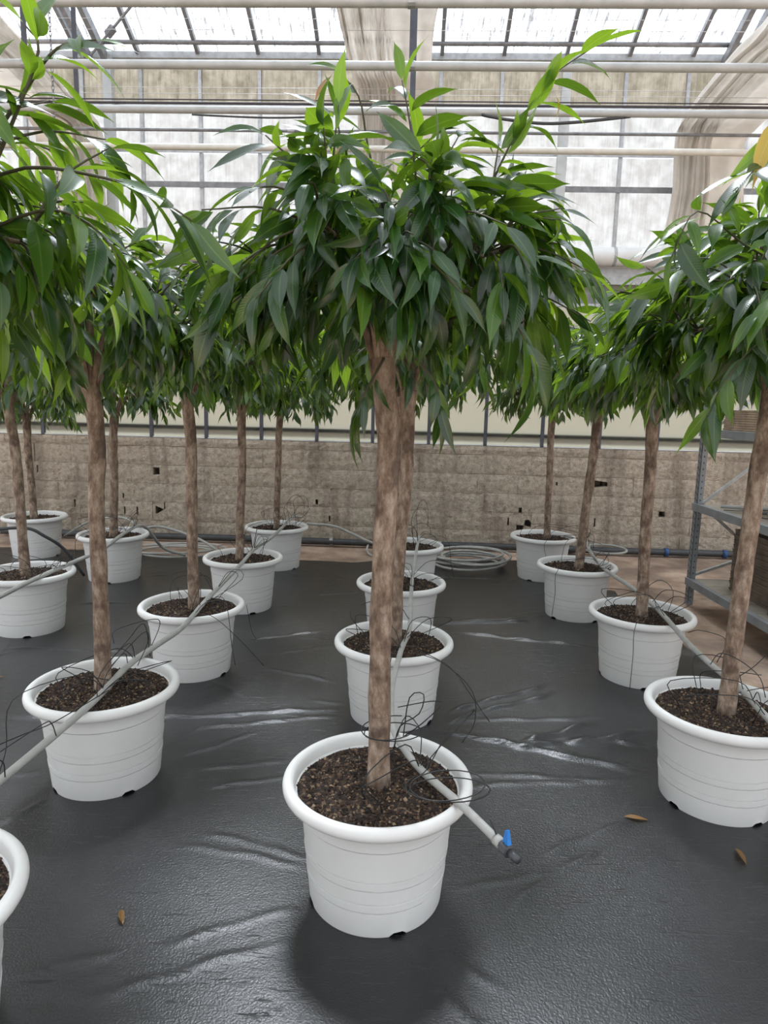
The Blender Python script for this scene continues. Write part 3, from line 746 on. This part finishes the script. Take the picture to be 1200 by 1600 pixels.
    for i, (p, d, up, L, k, yg) in enumerate(leaves):
        R = frame(d, up)
        if i in pick:
            o = bpy.data.objects.new('leaf', LEAF_ME['leaf_young' if yg else 'leaf'][k]); COL.objects.link(o); o.parent = root
            mt = Matrix.Identity(4)
            for a in range(3):
                for c in range(3): mt[a][c] = R[a, c] * L
                mt[a][3] = p[a] - tl[a]
            o.matrix_local = mt
        else:
            v, f, uv = LEAVES[k]; vs.append((v * L) @ R.T + p - tl); uvs.append(uv)
            fs += [tuple(j + n0 for j in q) for q in f]; mats += [1 if yg else 0] * len(f); n0 += len(v)
    if vs:
        me = bpy.data.meshes.new('foliage'); me.from_pydata(np.concatenate(vs).tolist(), [], fs); me.update()
        me.polygons.foreach_set('use_smooth', [True] * len(fs)); uv_set(me, np.concatenate(uvs))
        me.materials.append(M['leaf']); me.materials.append(M['leaf_young']); me.polygons.foreach_set('material_index', mats)
        o = child(me, 'foliage'); o['kind'] = 'stuff'
    for (p, d, up, L, k, mt_) in extra:
        R = frame(np.asarray(d, float), np.asarray(up, float)); o = bpy.data.objects.new('leaf', LEAF_ME[mt_][k]); COL.objects.link(o); o.parent = root
        m4 = Matrix.Identity(4)
        for a in range(3):
            for c in range(3): m4[a][c] = R[a, c] * L
            m4[a][3] = p[a] - tl[a]
        o.matrix_local = m4
    return root

def pot_sticker(pot, ang):
    def patch(a0, a1, z0, z1, e):
        aa = np.linspace(a0, a1, 5); f = lambda z: .2272 + (.2362 - .2272) * (z - .191) / (.294 - .191) + e
        return [(f(z0)*math.cos(t), f(z0)*math.sin(t), z0) for t in aa] + [(f(z1)*math.cos(t), f(z1)*math.sin(t), z1) for t in aa], [(i, i+1, i+6, i+5) for i in range(4)]
    for nm, m, (a0, a1, z0, z1) in (('label_sticker', 'sticker', (-.055, .055, .235, .262)), ('label_sticker', 'ink', (-.05, .05, .226, .230)), ('label_sticker', 'ink', (-.04, .04, .218, .2215))):
        v, f = patch(a0 + ang, a1 + ang, z0, z1, .0012)
        me = bpy.data.meshes.new(nm); me.from_pydata(v, [], f); me.materials.append(M[m])
        o = bpy.data.objects.new(nm, me); COL.objects.link(o); o.parent = pot

def sp(*q): return [at(a, b, y) for a, b, y in q]
def lf(px, py, y, qx, qy, yq, k, m, up=(0, -.4, 1)):
    p, q = at(px, py, y), at(qx, qy, yq); return (p, q - p, up, float(np.linalg.norm(q - p)), k, m)
tree('C1', [(592, 1216), (594, 1050), (598, 900), (603, 760), (605, 660), (600, 560)], .033, 'fig tree in white pot with the blue-handled valve hanging over its rim', 21,
     (.50, .37), (0.0, 0, .22), 1500, 300,
     [(sp((690, 400, 1.95), (745, 330, 1.9), (800, 220, 1.85), (850, 130, 1.8), (925, 75, 1.78)), 15, 1.0, .35, .55),
      (sp((660, 380, 2.0), (650, 280, 1.95), (640, 190, 1.9), (628, 125, 1.9)), 10, .95, .3, .5),
      (sp((600, 330, 2.0), (575, 230, 1.95), (560, 150, 1.9), (520, 105, 1.9)), 6, .8, .5, .4),
      (sp((520, 400, 1.95), (440, 380, 1.8), (370, 420, 1.7), (330, 500, 1.68)), 14, 1.1, .8, .3),
      (sp((700, 500, 1.8), (770, 480, 1.7), (815, 520, 1.65), (830, 590, 1.64)), 10, 1.2, 1.0, .5),
      (sp((650, 560, 1.8), (680, 600, 1.75), (690, 650, 1.75)), 8, .8, 1.2, .2),
      (sp((600, 560, 1.9), (575, 605, 1.84), (558, 640, 1.82)), 5, 1.1, 1.3, .1)], 1.03,
     [lf(520, 118, 1.88, 478, 150, 1.86, 5, 'leaf_dry'), lf(868, 150, 1.8, 884, 188, 1.8, 3, 'leaf_yellow'), lf(560, 215, 1.85, 505, 245, 1.8, 0, 'leaf_dry')])
tree('C2', [(616, 1008), (621, 900), (630, 780), (637, 690), (640, 610)], .034, 'fig tree in a pot with maroon label, second along the pipe with the valve', 22, nleaf=1000, singles=0, sticker=math.radians(225))
tree('C3', [(618, 915), (618, 800), (619, 700), (620, 620)], .033, 'fig tree third from the blue-handled valve along its grey pipe', 23, nleaf=850)
tree('C4', [(627, 862), (624, 760), (618, 630)], .033, 'fig tree at the wall end of the pipe that carries the blue-handled valve', 24, nleaf=1150)
tree('L0', [(-1.14, 1.405, .3), (-1.15, 1.41, .8), (-1.14, 1.40, 1.3), (-1.13, 1.40, 1.66)], .034, 'fig tree with long drooping shoots of large leaves hanging before the steel chain', 31,
     (.50, .42), (0, 0, .25), 1250, 300,
     [(sp((-60, 300, 1.45), (40, 262, 1.4), (150, 275, 1.36), (230, 300, 1.34), (300, 345, 1.34)), 13, 1.0, .75, .5),
      (sp((-40, 330, 1.4), (20, 190, 1.36), (60, 80, 1.34), (40, 40, 1.34)), 9, .8, .2, .5),
      (sp((-40, 260, 1.4), (40, 140, 1.38), (90, 75, 1.36), (150, 62, 1.36)), 7, .8, .3, .5),
      (sp((-60, 380, 1.45), (60, 330, 1.4), (140, 350, 1.36), (200, 420, 1.36)), 12, 1.1, .8, .6)], 1.0, young=.45)
tree('L1', [(160, 1056), (158, 950), (152, 800), (150, 700), (140, 600)], .031, 'fig tree with leaning trunk standing second in the row left of the valve', 32,
     (.52, .40), (.02, 0, .24), 1350, 300, lsize=1.0)
tree('L2', [(303, 945), (301, 850), (298, 720), (294, 620)], .031, 'fig tree with straight trunk and looping drip tubes, behind the leaning second tree', 33, (.54, .40), (.02, 0, .24), 1250, 300,
     [(sp((330, 470, 3.7), (390, 440, 3.5), (440, 460, 3.4)), 8, 1.0, .8, .3)])
tree('L3', [(374, 867), (377, 760), (379, 640)], .030, 'fig tree next to last before the wall in the row left of the valve', 34, (.54, .39), nleaf=1000, singles=200)
tree('L4', [(432, 826), (434, 740), (438, 650)], .030, 'fig tree with dark-scarred trunk nearest the wall in the row left of the valve', 35, (.52, .39), nleaf=900)
tree('M1', [(40, 893), (32, 800), (22, 690), (14, 630)], .031, 'fig tree with backward-leaning dark trunk in the row by the left cloth screen', 41, nleaf=1000, singles=200)
tree('M2', [(177, 832), (178, 740), (178, 650)], .034, 'fig tree with pale flaking trunk behind the leaning trunk', 42, nleaf=900)
tree('M3', [(53, 808), (48, 740), (40, 660)], .033, 'fig tree in white pot with a small maroon label against the block wall', 43, nleaf=900, sticker=math.radians(-62 - 30))
tree('R1', [(1136, 1100), (1150, 980), (1172, 830), (1190, 700), (1208, 610)], .032, 'fig tree with strongly leaning trunk standing before the metal rack', 51,
     (.58, .45), (.02, 0, .24), 1650, 300,
     [(sp((1230, 420, 2.4), (1160, 380, 2.3), (1090, 330, 2.25), (1050, 400, 2.2)), 12, 1.15, .6, .5),
      (sp((1230, 300, 2.3), (1190, 260, 2.2), (1150, 300, 2.15)), 7, 1.15, .8, .3),
      (sp((1245, 340, 2.4), (1232, 255, 2.3), (1222, 182, 2.2)), 7, 1.1, .8, .5),
      (sp((1230, 520, 2.3), (1180, 540, 2.2), (1130, 600, 2.15), (1105, 650, 2.1)), 9, 1.1, .9, .5)], 1.15,
     [lf(1222, 180, 2.2, 1168, 285, 2.15, 5, 'leaf_yellow', (-.5, -.8, .4))], young=.36)
tree('R2', [(1003, 958), (1008, 850), (1015, 740), (1021, 640)], .032, 'fig tree with a split trunk next to the far end of the metal rack', 52, (.54, .40), (0, 0, .24), 1350, 300, lsize=1.12, young=.36)
tree('R3', [(904, 888), (915, 800), (928, 700), (937, 635)], .033, 'fig tree leaning toward the rack, next to last before the wall by the hose coil', 53, (.54, .40), nleaf=1150, lsize=1.08, young=.36, singles=300)
tree('R4', [(855, 838), (858, 750), (863, 650)], .030, 'fig tree nearest the wall beside the coil of grey hose', 54, (.52, .39), nleaf=900, sticker=math.radians(-70))

# ------------------------------------------------------------------ irrigation pipes with drip tubes
def drip(root, pts, n=16, r=.0019): return MB().tube(curve(pts, n), r, 5).build('drip_tube', M['drip'], root, True)
def clear(Q, k, m=.004):
    T, rad = TRUNK[k]; c = POTS[k]; Q = np.asarray(Q)
    d = np.linalg.norm(Q[:, None, :] - T[None], axis=2); n = np.argmin(d, axis=1)
    xy = np.linalg.norm(Q[:, :2] - T[n][:, :2], axis=1)
    if np.any(xy < rad[n] * 1.12 + m): return False
    r = np.hypot(Q[:, 0] - c[0], Q[:, 1] - c[1])
    return not np.any((r > .225) & (r < .307) & (Q[:, 2] < .408))
def irrigation(px_path, z_or_pts, r, label, keys, seed, per=6):
    P = curve(z_or_pts, 60); root = thing('irrigation_pipe', P[0]); tag(root, label, 'pipe', 'grey irrigation pipes along the pot rows')
    MB().tube(P, r, 10).build('hose', M['hose'], root, True)
    rng = np.random.default_rng(seed)
    for k in keys:
        px, py = POTS[k]; c = np.array([px, py, SOIL_Z])
        dist = np.linalg.norm(P - (c + (0, 0, .06)), axis=1); near = np.argsort(dist)[:max(6, len(P) // 9)]
        for _ in range(per):
            for tries in range(60):
                p = P[int(rng.choice(near))]; th = rng.uniform(0, 6.28); rr = rng.uniform(.06, .19)
                e = c + np.array([rr*math.cos(th), rr*math.sin(th), .0]); o = nrm(np.array([math.cos(th), math.sin(th), 0]) + rng.normal(0, .4, 3) * (1, 1, 0))
                h = rng.uniform(.05, .17); w = rng.uniform(.05, .24)
                q = [p, p + o*w*.5 + (0, 0, h*.8), p*.4 + e*.6 + o*w + (0, 0, h), e + o*.03 + (0, 0, .05), e + (0, 0, -.012)]
                if clear(curve(q, 40), k): drip(root, q); break
        if k not in ('C1', 'R1', 'L0'):                     # one tube dangling outside the pot
            for tries in range(60):
                th = rng.uniform(0, 6.28); p = P[int(near[0])]; o = np.array([math.cos(th), math.sin(th), 0])
                q = [p, p + o*.16 + (0, 0, .06), c + o*.34 + (0, 0, .06), c + o*.37 + (0, 0, -.12), c + o*.40 + (0, 0, -.2 - .1*rng.uniform())]
                if clear(curve(q, 40), k): drip(root, q); break
    return root
ZP = .445
c1 = POTS['C1']
rimp = ground(722, 1259, .418); sop = ground(664, 1209, .395)
vend = rimp + (rimp - sop) * .82 + np.array([0, 0, -.012])
Cpts = [vend, rimp, sop, ground(637, 1178, .41), ground(617, 1145, .43), at(611, 1118, 2.34)]
Cpts += [ground(*q) for q in ((613, 1070, .414), (627, 1015, .414), (640, 982, .414), (642, 935, .414), (644, 905, .414), (647, 885, .414), (651, 858, .414), (655, 838, .414))]
ic = irrigation(None, Cpts, .0125, 'grey irrigation pipe ending in a blue-handled valve over the pot rim', ['C1', 'C2', 'C3', 'C4'], 61, 5)
d0 = nrm(Cpts[0] - Cpts[1])
MB().tube([vend - d0*.012, vend + d0*.014], .0155, 12).build('clamp_ring', M['hose'], ic, True)
vb = MB().tube([vend + d0*.010, vend + d0*.020, vend + d0*.022, vend + d0*.048, vend + d0*.050], [.013, .013, .018, .018, .012], 8).build('valve', M['fitting'], ic)
MB().tube([vend + d0*.048, vend + d0*.085], .0105, 12).build('spout', M['fitting'], vb, True)
sdir = nrm(np.cross(d0, (0, 0, 1))); hb = vend + d0*.036
MB().tube([hb, hb + np.array([0, 0, .026])], .006, 8).build('spindle', M['blue'], vb, True)
MB().add([hb + sdir*a + d0*b + np.array([0, 0, c]) for a, b, c in [(-.006,-.012,.018),(.006,-.012,.018),(.006,.012,.018),(-.006,.012,.018),(-.004,-.006,.052),(.004,-.006,.052),(.004,.003,.056),(-.004,.003,.056)]],
         [(0,3,2,1),(4,5,6,7),(0,1,5,4),(1,2,6,5),(2,3,7,6),(3,0,4,7)]).build('handle', M['blue'], vb)
drip(ic, [vend - d0*.01 + (0, 0, .012), vend - d0*.02 + (-.004, 0, .03), vend - d0*.035 + (-.006, 0, .045)], 8, .0025)
# coil of drip tube over the right rim and one round the trunk of the foremost tree
def coil(cx, cy, r, z, turns, ph, ell=.62, root=ic):
    q = at(cx, cy, z); n = int(turns * 22); t = np.linspace(ph, ph + turns * 6.283, n)
    P = np.stack([q[0] + r*np.cos(t)*(1 + .08*np.sin(t*.37)), q[1] + r*ell*np.sin(t), q[2] + .012*np.sin(t*.5 + 1) + .008*np.cos(t)], -1)
    MB().tube(P, .0019, 5).build('drip_tube', M['drip'], root, True)
coil(700, 1230, .115, 1.80, 2.6, 2.4)
coil(612, 1140, .088, 1.97, 1.7, 1.2, .8)
drip(ic, [at(630, 1152, 2.05), at(640, 1090, 2.0), at(662, 1085, 1.98), at(655, 1115, 1.98), at(625, 1135, 2.02), at(615, 1170, 2.06)])
drip(ic, [at(622, 1105, 2.2), at(672, 1096, 2.05), at(690, 1100, 2.0), at(660, 1130, 2.0), at(632, 1150, 2.05)])
drip(ic, [at(640, 1018, 3.0), at(690, 1035, 2.8), at(738, 1080, 2.75), at(741, 1130, 2.75), at(722, 1160, 2.75)])
drip(ic, [at(640, 1010, 3.1), at(700, 1040, 2.85), at(735, 1085, 2.8), at(765, 1128, 2.8)])
Lpts = [ground(*q) for q in ((-60, 1268, .415), (0, 1220, .415), (80, 1153, .415), (150, 1092, .415), (200, 1040, .415), (245, 1008, .415), (285, 980, .415), (320, 940, .415), (347, 912, .415), (378, 880, .415), (394, 861, .415), (404, 853, .415), (420, 843, .415), (440, 825, .415), (457, 808, .415))]
Lpts.append(Lpts[-1] + np.array([.07, .12, -.02]))
il = irrigation(None, Lpts, .0135, 'grey irrigation pipe resting on the pots of the row left of the valve', ['L1', 'L2', 'L3', 'L4'], 62, 7)
for q in (((170, 1078, 2.47), (85, 1128, 2.16), (40, 1146, 2.1), (-5, 1165, 1.95)), ((88, 1150, 2.12), (80, 1130, 2.1), (66, 1132, 2.08), (-5, 1178, 1.95)), ((8, 1214, 1.87), (6, 1194, 1.86), (0, 1188, 1.85), (-8, 1190, 1.82))):
    drip(il, [at(*p) for p in q])
for pts in ([(300, 965, 3.5), (330, 962, 3.45), (375, 1000, 3.4), (412, 1040, 3.4)], [(385, 945, 4.3), (395, 990, 4.3), (412, 1003, 4.3), (436, 1006, 4.3)], [(232, 1020, 3.0), (250, 975, 3.0), (235, 968, 2.95), (180, 985, 2.85), (178, 1005, 2.8)],
            [(235, 1025, 3.0), (225, 975, 2.9), (200, 1000, 2.8), (170, 1035, 2.7)], [(215, 1040, 2.85), (232, 1000, 2.85), (222, 990, 2.8), (165, 1050, 2.68)]):
    drip(il, [at(*p) for p in pts])
Mpts = [ground(*q) for q in ((-40, 950, .4155), (0, 932, .4155), (60, 902, .4155), (120, 876, .4155), (160, 858, .45), (190, 836, .4155))] + [at(215, 822, 6.0), at(230, 826, 6.2), at(255, 848, 6.4), at(290, 862, 6.5)]
Mpts[-1][2] = .05; Mpts[-2][2] = .14
irrigation(None, Mpts, .0145, 'grey irrigation pipe rising over the pots by the left cloth screen', ['M1', 'M2'], 63, 7)
Rpts = [ground(*q) for q in ((914, 838, .46), (922, 861, .46), (940, 885, .415), (960, 900, .415), (990, 920, .415), (1012, 938, .415), (1040, 965, .415), (1075, 1005, .415), (1115, 1042, .415), (1150, 1070, .415), (1182, 1104, .415), (1225, 1150, .415), (1290, 1230, .415))]
ir = irrigation(None, Rpts, .0135, 'grey irrigation pipe resting on the pots of the row beside the rack', ['R1', 'R2', 'R3', 'R4'], 64, 6)
for pts in ([(1120, 1035, 2.9), (1135, 1000, 2.9), (1095, 985, 3.2), (1075, 988, 3.3)], [(1150, 1060, 2.7), (1180, 1040, 2.7), (1210, 1010, 2.7)], [(1110, 1038, 2.93), (1122, 1022, 2.6), (1140, 1024, 2.46), (1165, 1038, 2.44), (1188, 1060, 2.44), (1196, 1090, 2.42)],
            [(1095, 1075, 2.8), (1098, 1050, 2.75), (1150, 1050, 2.6), (1190, 1055, 2.5)]):
    drip(ir, [at(*p) for p in pts])

# hoses at the wall
o = thing('supply_pipe', W(0, D - .12, 0)); tag(o, 'thick dark supply pipe with blue clamps lying along the foot of the block wall', 'pipe')
MB().tube([W(u, D - .10 + .012*math.sin(u*2.3), .045) for u in np.linspace(-4.6, 4.4, 40)], .037, 12).build('main_pipe', M['hose_dark'], o, True)
for u in (-0.85, 0.35, 2.82, 3.45): MB().tube([W(u - .02, D - .10, .045), W(u + .02, D - .10, .045)], .046, 12).build('clamp', M['blue_clamp'] if u > 1 else M['galv'], o, True)
MB().tube([W(1.75, D - .10, .045), W(1.81, D - .10, .045)], .045, 12).build('coupling', M['fitting'], o, True)
pts = [at(478, 818, 6.85), at(520, 822, 6.9), at(550, 834, 6.95), at(582, 848, 7.0), at(640, 868, 7.0)]; pts[-1][2] = .03
tag(MB().tube(curve(pts, 24), .014, 10).build('loose_hose', M['hose'], None, True), 'grey hose arching past the last pot toward the wall foot', 'hose')
pts = [at(575, 852, 7.1), at(573, 860, 7.0), at(582, 868, 6.9), at(610, 872, 6.8)]; pts[-1][2] = .02
tag(MB().tube(curve(pts, 16), .011, 8).build('hose_elbow', M['hose'], None, True), 'short pale hose elbow dropping from the dark supply pipe', 'hose')
def coil_hose(cx, cy, rx, ry, turns, seed, label, z0=.016, r=.0125, dz=.006):
    rng = np.random.default_rng(seed); c = ground(cx, cy); t = np.linspace(0, turns*6.283, int(turns*26))
    k1, k2 = rng.uniform(0, 6, 2)
    wob = 1 + .16*np.sin(t*.31 + k1) + .08*np.sin(t*.83 + k2)
    P = np.stack([c[0] + rx*wob*np.cos(t) + .05*np.sin(t*.21 + k2), c[1] + ry*wob*np.sin(t) + .06*np.sin(t*.27 + k1), z0 + dz*t/6.283*1.6 + .012*(1 + np.sin(t*1.3 + k1))], -1)
    o = MB().tube(P, r, 8).build('hose_coil', M['hose'], None, True); return tag(o, label, 'hose')
coil_hose(735, 884, .33, .31, 5.3, 4, 'loose coil of grey hose lying on the film behind the pots before the wall', dz=.012)
coil_hose(275, 866, .42, .25, 2.4, 9, 'tangled grey hose loops lying near the wall foot between the left rows', .016, .011)
pts = [at(100, 838, 6.9), at(140, 815, 7.0), at(185, 808, 7.0), at(210, 818, 6.9), at(225, 836, 6.8)]
tag(MB().tube(curve(pts, 20), .012, 8).build('loose_hose', M['hose'], None, True), 'grey hose arching behind the pot with pale flaking trunk', 'hose')
pts = [at(222, 826, 6.5), at(250, 823, 6.6), at(290, 834, 6.6), at(325, 850, 6.5), at(360, 872, 6.4)]; pts[-1][2] = .03
tag(MB().tube(curve(pts, 20), .014, 8).build('loose_hose', M['hose'], None, True), 'grey hose bowing down behind the third tree left of the valve', 'hose')
pts = [at(-20, 828, 5.3), at(40, 825, 5.35), at(70, 838, 5.4), at(100, 858, 5.5), at(130, 862, 5.6)]; pts[-1][2] = .06
tag(MB().tube(curve(pts, 20), .013, 8).build('loose_hose', M['hose_dark'], None, True), 'dark hose crossing in front of the pot against the block wall', 'hose')
def wall_loop(cx, cy, y, w, h, label):                    # wiry loops of drip tube poking up by the wall
    q = at(cx, cy, y); t = np.linspace(-.4, 3.6, 18)
    P = np.stack([q[0] + w*np.cos(t), q[1] + .03*np.sin(2*t), q[2] + h*np.sin(t)], -1); P = np.vstack([P, [P[-1][0] + .02, P[-1][1], .37]])
    drip(il if cx < 560 else ic, P, 36)
for q in ((462, 795, 6.3, .08, .13), (452, 800, 6.3, .05, .09), (470, 788, 6.3, .07, .08)): wall_loop(*q, '')
for q in ((656, 815, 5.6, .07, .12), (660, 805, 5.6, .05, .13), (658, 830, 5.6, .08, .07)): wall_loop(*q, '')
# grey hoop behind the row by the rack
c = at(945, 858, 6.3); t = np.linspace(0, 6.283, 40)
tag(MB().tube(np.stack([c[0] + .20*np.cos(t), c[1] + .16*np.sin(t), c[2] + .01*np.sin(t)], -1), .011, 8, False).build('hose_loop', M['hose'], None, True), 'single grey hose loop behind the pots beside the supply pipe', 'hose')

# ------------------------------------------------------------------ metal rack at the right
RX, RY = 2.505, 5.39; RN = 2.55; RW = 0.80                # front plane x, far end y, near end y, depth in x
rk = thing('metal_rack', (RX, RY, 0)); tag(rk, 'grey slotted-steel storage rack with wooden decks standing by the block wall', 'rack')
def upright(x, y, sx):
    m = MB()
    m.box((x - .022*0, y - .028, 0), (x + .003, y + .028, 2.15)); m.box((x, y + .025, 0), (x + .045*sx, y + .028, 2.15)) ; m.box((x, y - .028, 0), (x + .045*sx, y - .025, 2.15))
    u = m.build('upright', M['rack'], rk)
    h = MB()
    for k in range(42):
        z = .06 + k*.05
        for dy in (-.011, .011): h.box((x - .0012 if sx > 0 else x + .003, y + dy - .005, z + dy*.6), (x - .0002 if sx > 0 else x + .0042, y + dy + .005, z + .018 + dy*.6))
        h.box((x + sx*.018, y - .0292, z), (x + sx*.028, y - .0282, z + .012))
    o = h.build('slots', M['post'], u); o['kind'] = 'stuff'
for x, sx in ((RX, 1), (RX + RW, -1)):
    for y in (RY, RN): upright(x, y, sx)
SH = [.222, .838, 1.434, 2.05]
for z in SH:
    for x in (RX - .004, RX + RW - .03):
        MB().box((x - .012, RN, z - .058), (x + .034, RY + .02, z)).build('beam', M['rack'], rk)
    for y in (RN, RY - .03): MB().box((RX + .03, y, z - .05), (RX + RW - .03, y + .03, z - .008)).build('cross_beam', M['rack'], rk)
    if z < 2: 
        k = 0; y = RN
        while y < RY - .1:
            MB().box((RX + .036, y + .003, z - .022), (RX + RW - .036, min(y + .235, RY) - .003, z - .004)).build('deck_board', M['deck'], rk); y += .235
for za, zb in ((.93, 1.42), (.85, .24), (1.5, 2.0)):
    MB().bar((RX + .03, RY + .015, za if za < .9 else za - .12), (RX + RW - .03, RY + .015, zb), .028, .02).build('brace', M['galv'], rk)
MB().bar((RX + .03, RY + .012, .24), (RX + .62, RY + .012, .46), .03, .02).build('brace', M['galv'], rk)
def stack(name, cx, y0, y1, x0, x1, z0, n, th, gap, m, label, cat, group, seed):
    rng = np.random.default_rng(seed); z = z0
    for k in range(n):
        j = rng.uniform(-.004, .004, 3); mb = MB()
        mb.box((x0 + j[0], y0 + j[1], z), (x1 + j[0], y1 + j[1], z + th*.45)); e = .008
        for a, b in (((x0, y0), (x1, y0 + e)), ((x0, y1 - e), (x1, y1)), ((x0, y0 + e), (x0 + e, y1 - e)), ((x1 - e, y0 + e), (x1, y1 - e))):
            mb.box((a[0] + j[0] - .004, a[1] + j[1], z + th*.45), (b[0] + j[0] + .004, b[1] + j[1], z + th))
        tag(mb.build(name, M[m], None), label if k < n - 1 else label.replace('in the', 'on top of the', 1), cat, group); z += th + gap
stack('plant_tray', 0, 4.50, 5.06, RX + .17, RX + .72, SH[0] - .003, 25, .019, .0, 'tray', 'shallow brown plant tray in the stack nearer the wall on the lowest deck', 'tray', 'brown trays stacked on the rack', 1)
stack('plant_tray', 0, 3.70, 4.40, RX + .10, RX + .70, SH[0] - .003, 25, .019, .0, 'tray', 'shallow brown plant tray in the lowest deck stack behind the leaning trunk', 'tray', 'brown trays stacked on the rack', 2)
stack('card_tray', 0, 4.3, 5.2, RX + .07, RX + .74, SH[2] - .003, 9, .017, .0, 'card', 'pale brown flat tray in the upper deck pile nearer the wall', 'tray', 'pale trays piled on the upper deck', 3)
stack('card_tray', 0, 3.2, 4.2, RX + .07, RX + .74, SH[2] - .003, 9, .017, .0, 'card', 'pale brown flat tray in the upper deck pile farther from the wall', 'tray', 'pale trays piled on the upper deck', 4)
z = SH[1] - .004
for k, (a, b, r, m, lab) in enumerate((((.10, 5.18), (.74, 4.95), .012, 'pipe_grey', 'grey plastic rod lying across the middle rack deck, next to the wall'), ((.20, 4.90), (.74, 4.72), .011, 'galv_dark', 'dark metal rod lying across the middle rack deck'), ((.24, 4.78), (.74, 4.62), .012, 'galv', 'steel rod lying in front of the dark rod on the middle deck'))):
    tag(MB().tube([(RX + a[0], a[1], z + r + .002), (RX + b[0], b[1], z + r + .002)], r, 10).build('rod', M[m], None, True), lab, 'rod')
pts = [(RX + .06, 5.05, z + .004), (RX + .14, 4.97, z + .012), (RX + .25, 4.90, z + .031), (RX + .36, 4.80, z + .032), (RX + .45, 4.72, z + .031), (RX + .38, 4.63, z + .020), (RX + .22, 4.62, z + .006), (RX + .14, 4.74, z + .006), (RX + .17, 4.93, z + .012), (RX + .30, 4.99, z + .006)]
tag(MB().tube(curve(pts, 40), .003, 5).build('loose_tube', M['drip'], None, True), 'thin black tube tangled on the middle rack deck', 'tube')

# ------------------------------------------------------------------ fallen leaves
for (a, b, c, d, k, lab, m) in ((975, 1273, 1022, 1279, 5, 'curled brown fallen leaf beside the pot of the leaning tree', 'leaf_dry'), (1148, 1322, 1170, 1352, 0, 'flat tan fallen leaf on the film in front of the leaning tree', 'leaf_dry'),
                               (190, 1418, 193, 1445, 4, 'small orange fallen leaf with a pale stalk on the open film', 'leaf_dry'), (-6, 1057, 8, 1054, 4, 'tiny brown fallen leaf beside the second pot of the left row', 'leaf_dry')):
    p, q = ground(a, b, .012), ground(c, d, .012); L = float(np.linalg.norm(q - p)); R = frame(q - p, (0.25, -.3, 1))
    v, f, uv = LEAVES[k]; vv = v.copy(); vv[:, 2] = np.abs(vv[:, 0]) * .9 + .10 * (vv[:, 1] - .5) ** 2
    V = (vv * L) @ R.T; V[:, 2] -= V[:, 2].min() - .004
    me = bpy.data.meshes.new('fallen_leaf'); me.from_pydata(V.tolist(), [], f); me.update(); uv_set(me, uv); me.materials.append(M[m])
    o = bpy.data.objects.new('fallen_leaf', me); COL.objects.link(o); o.location = (p[0], p[1], .0); tag(o, lab, 'leaf')
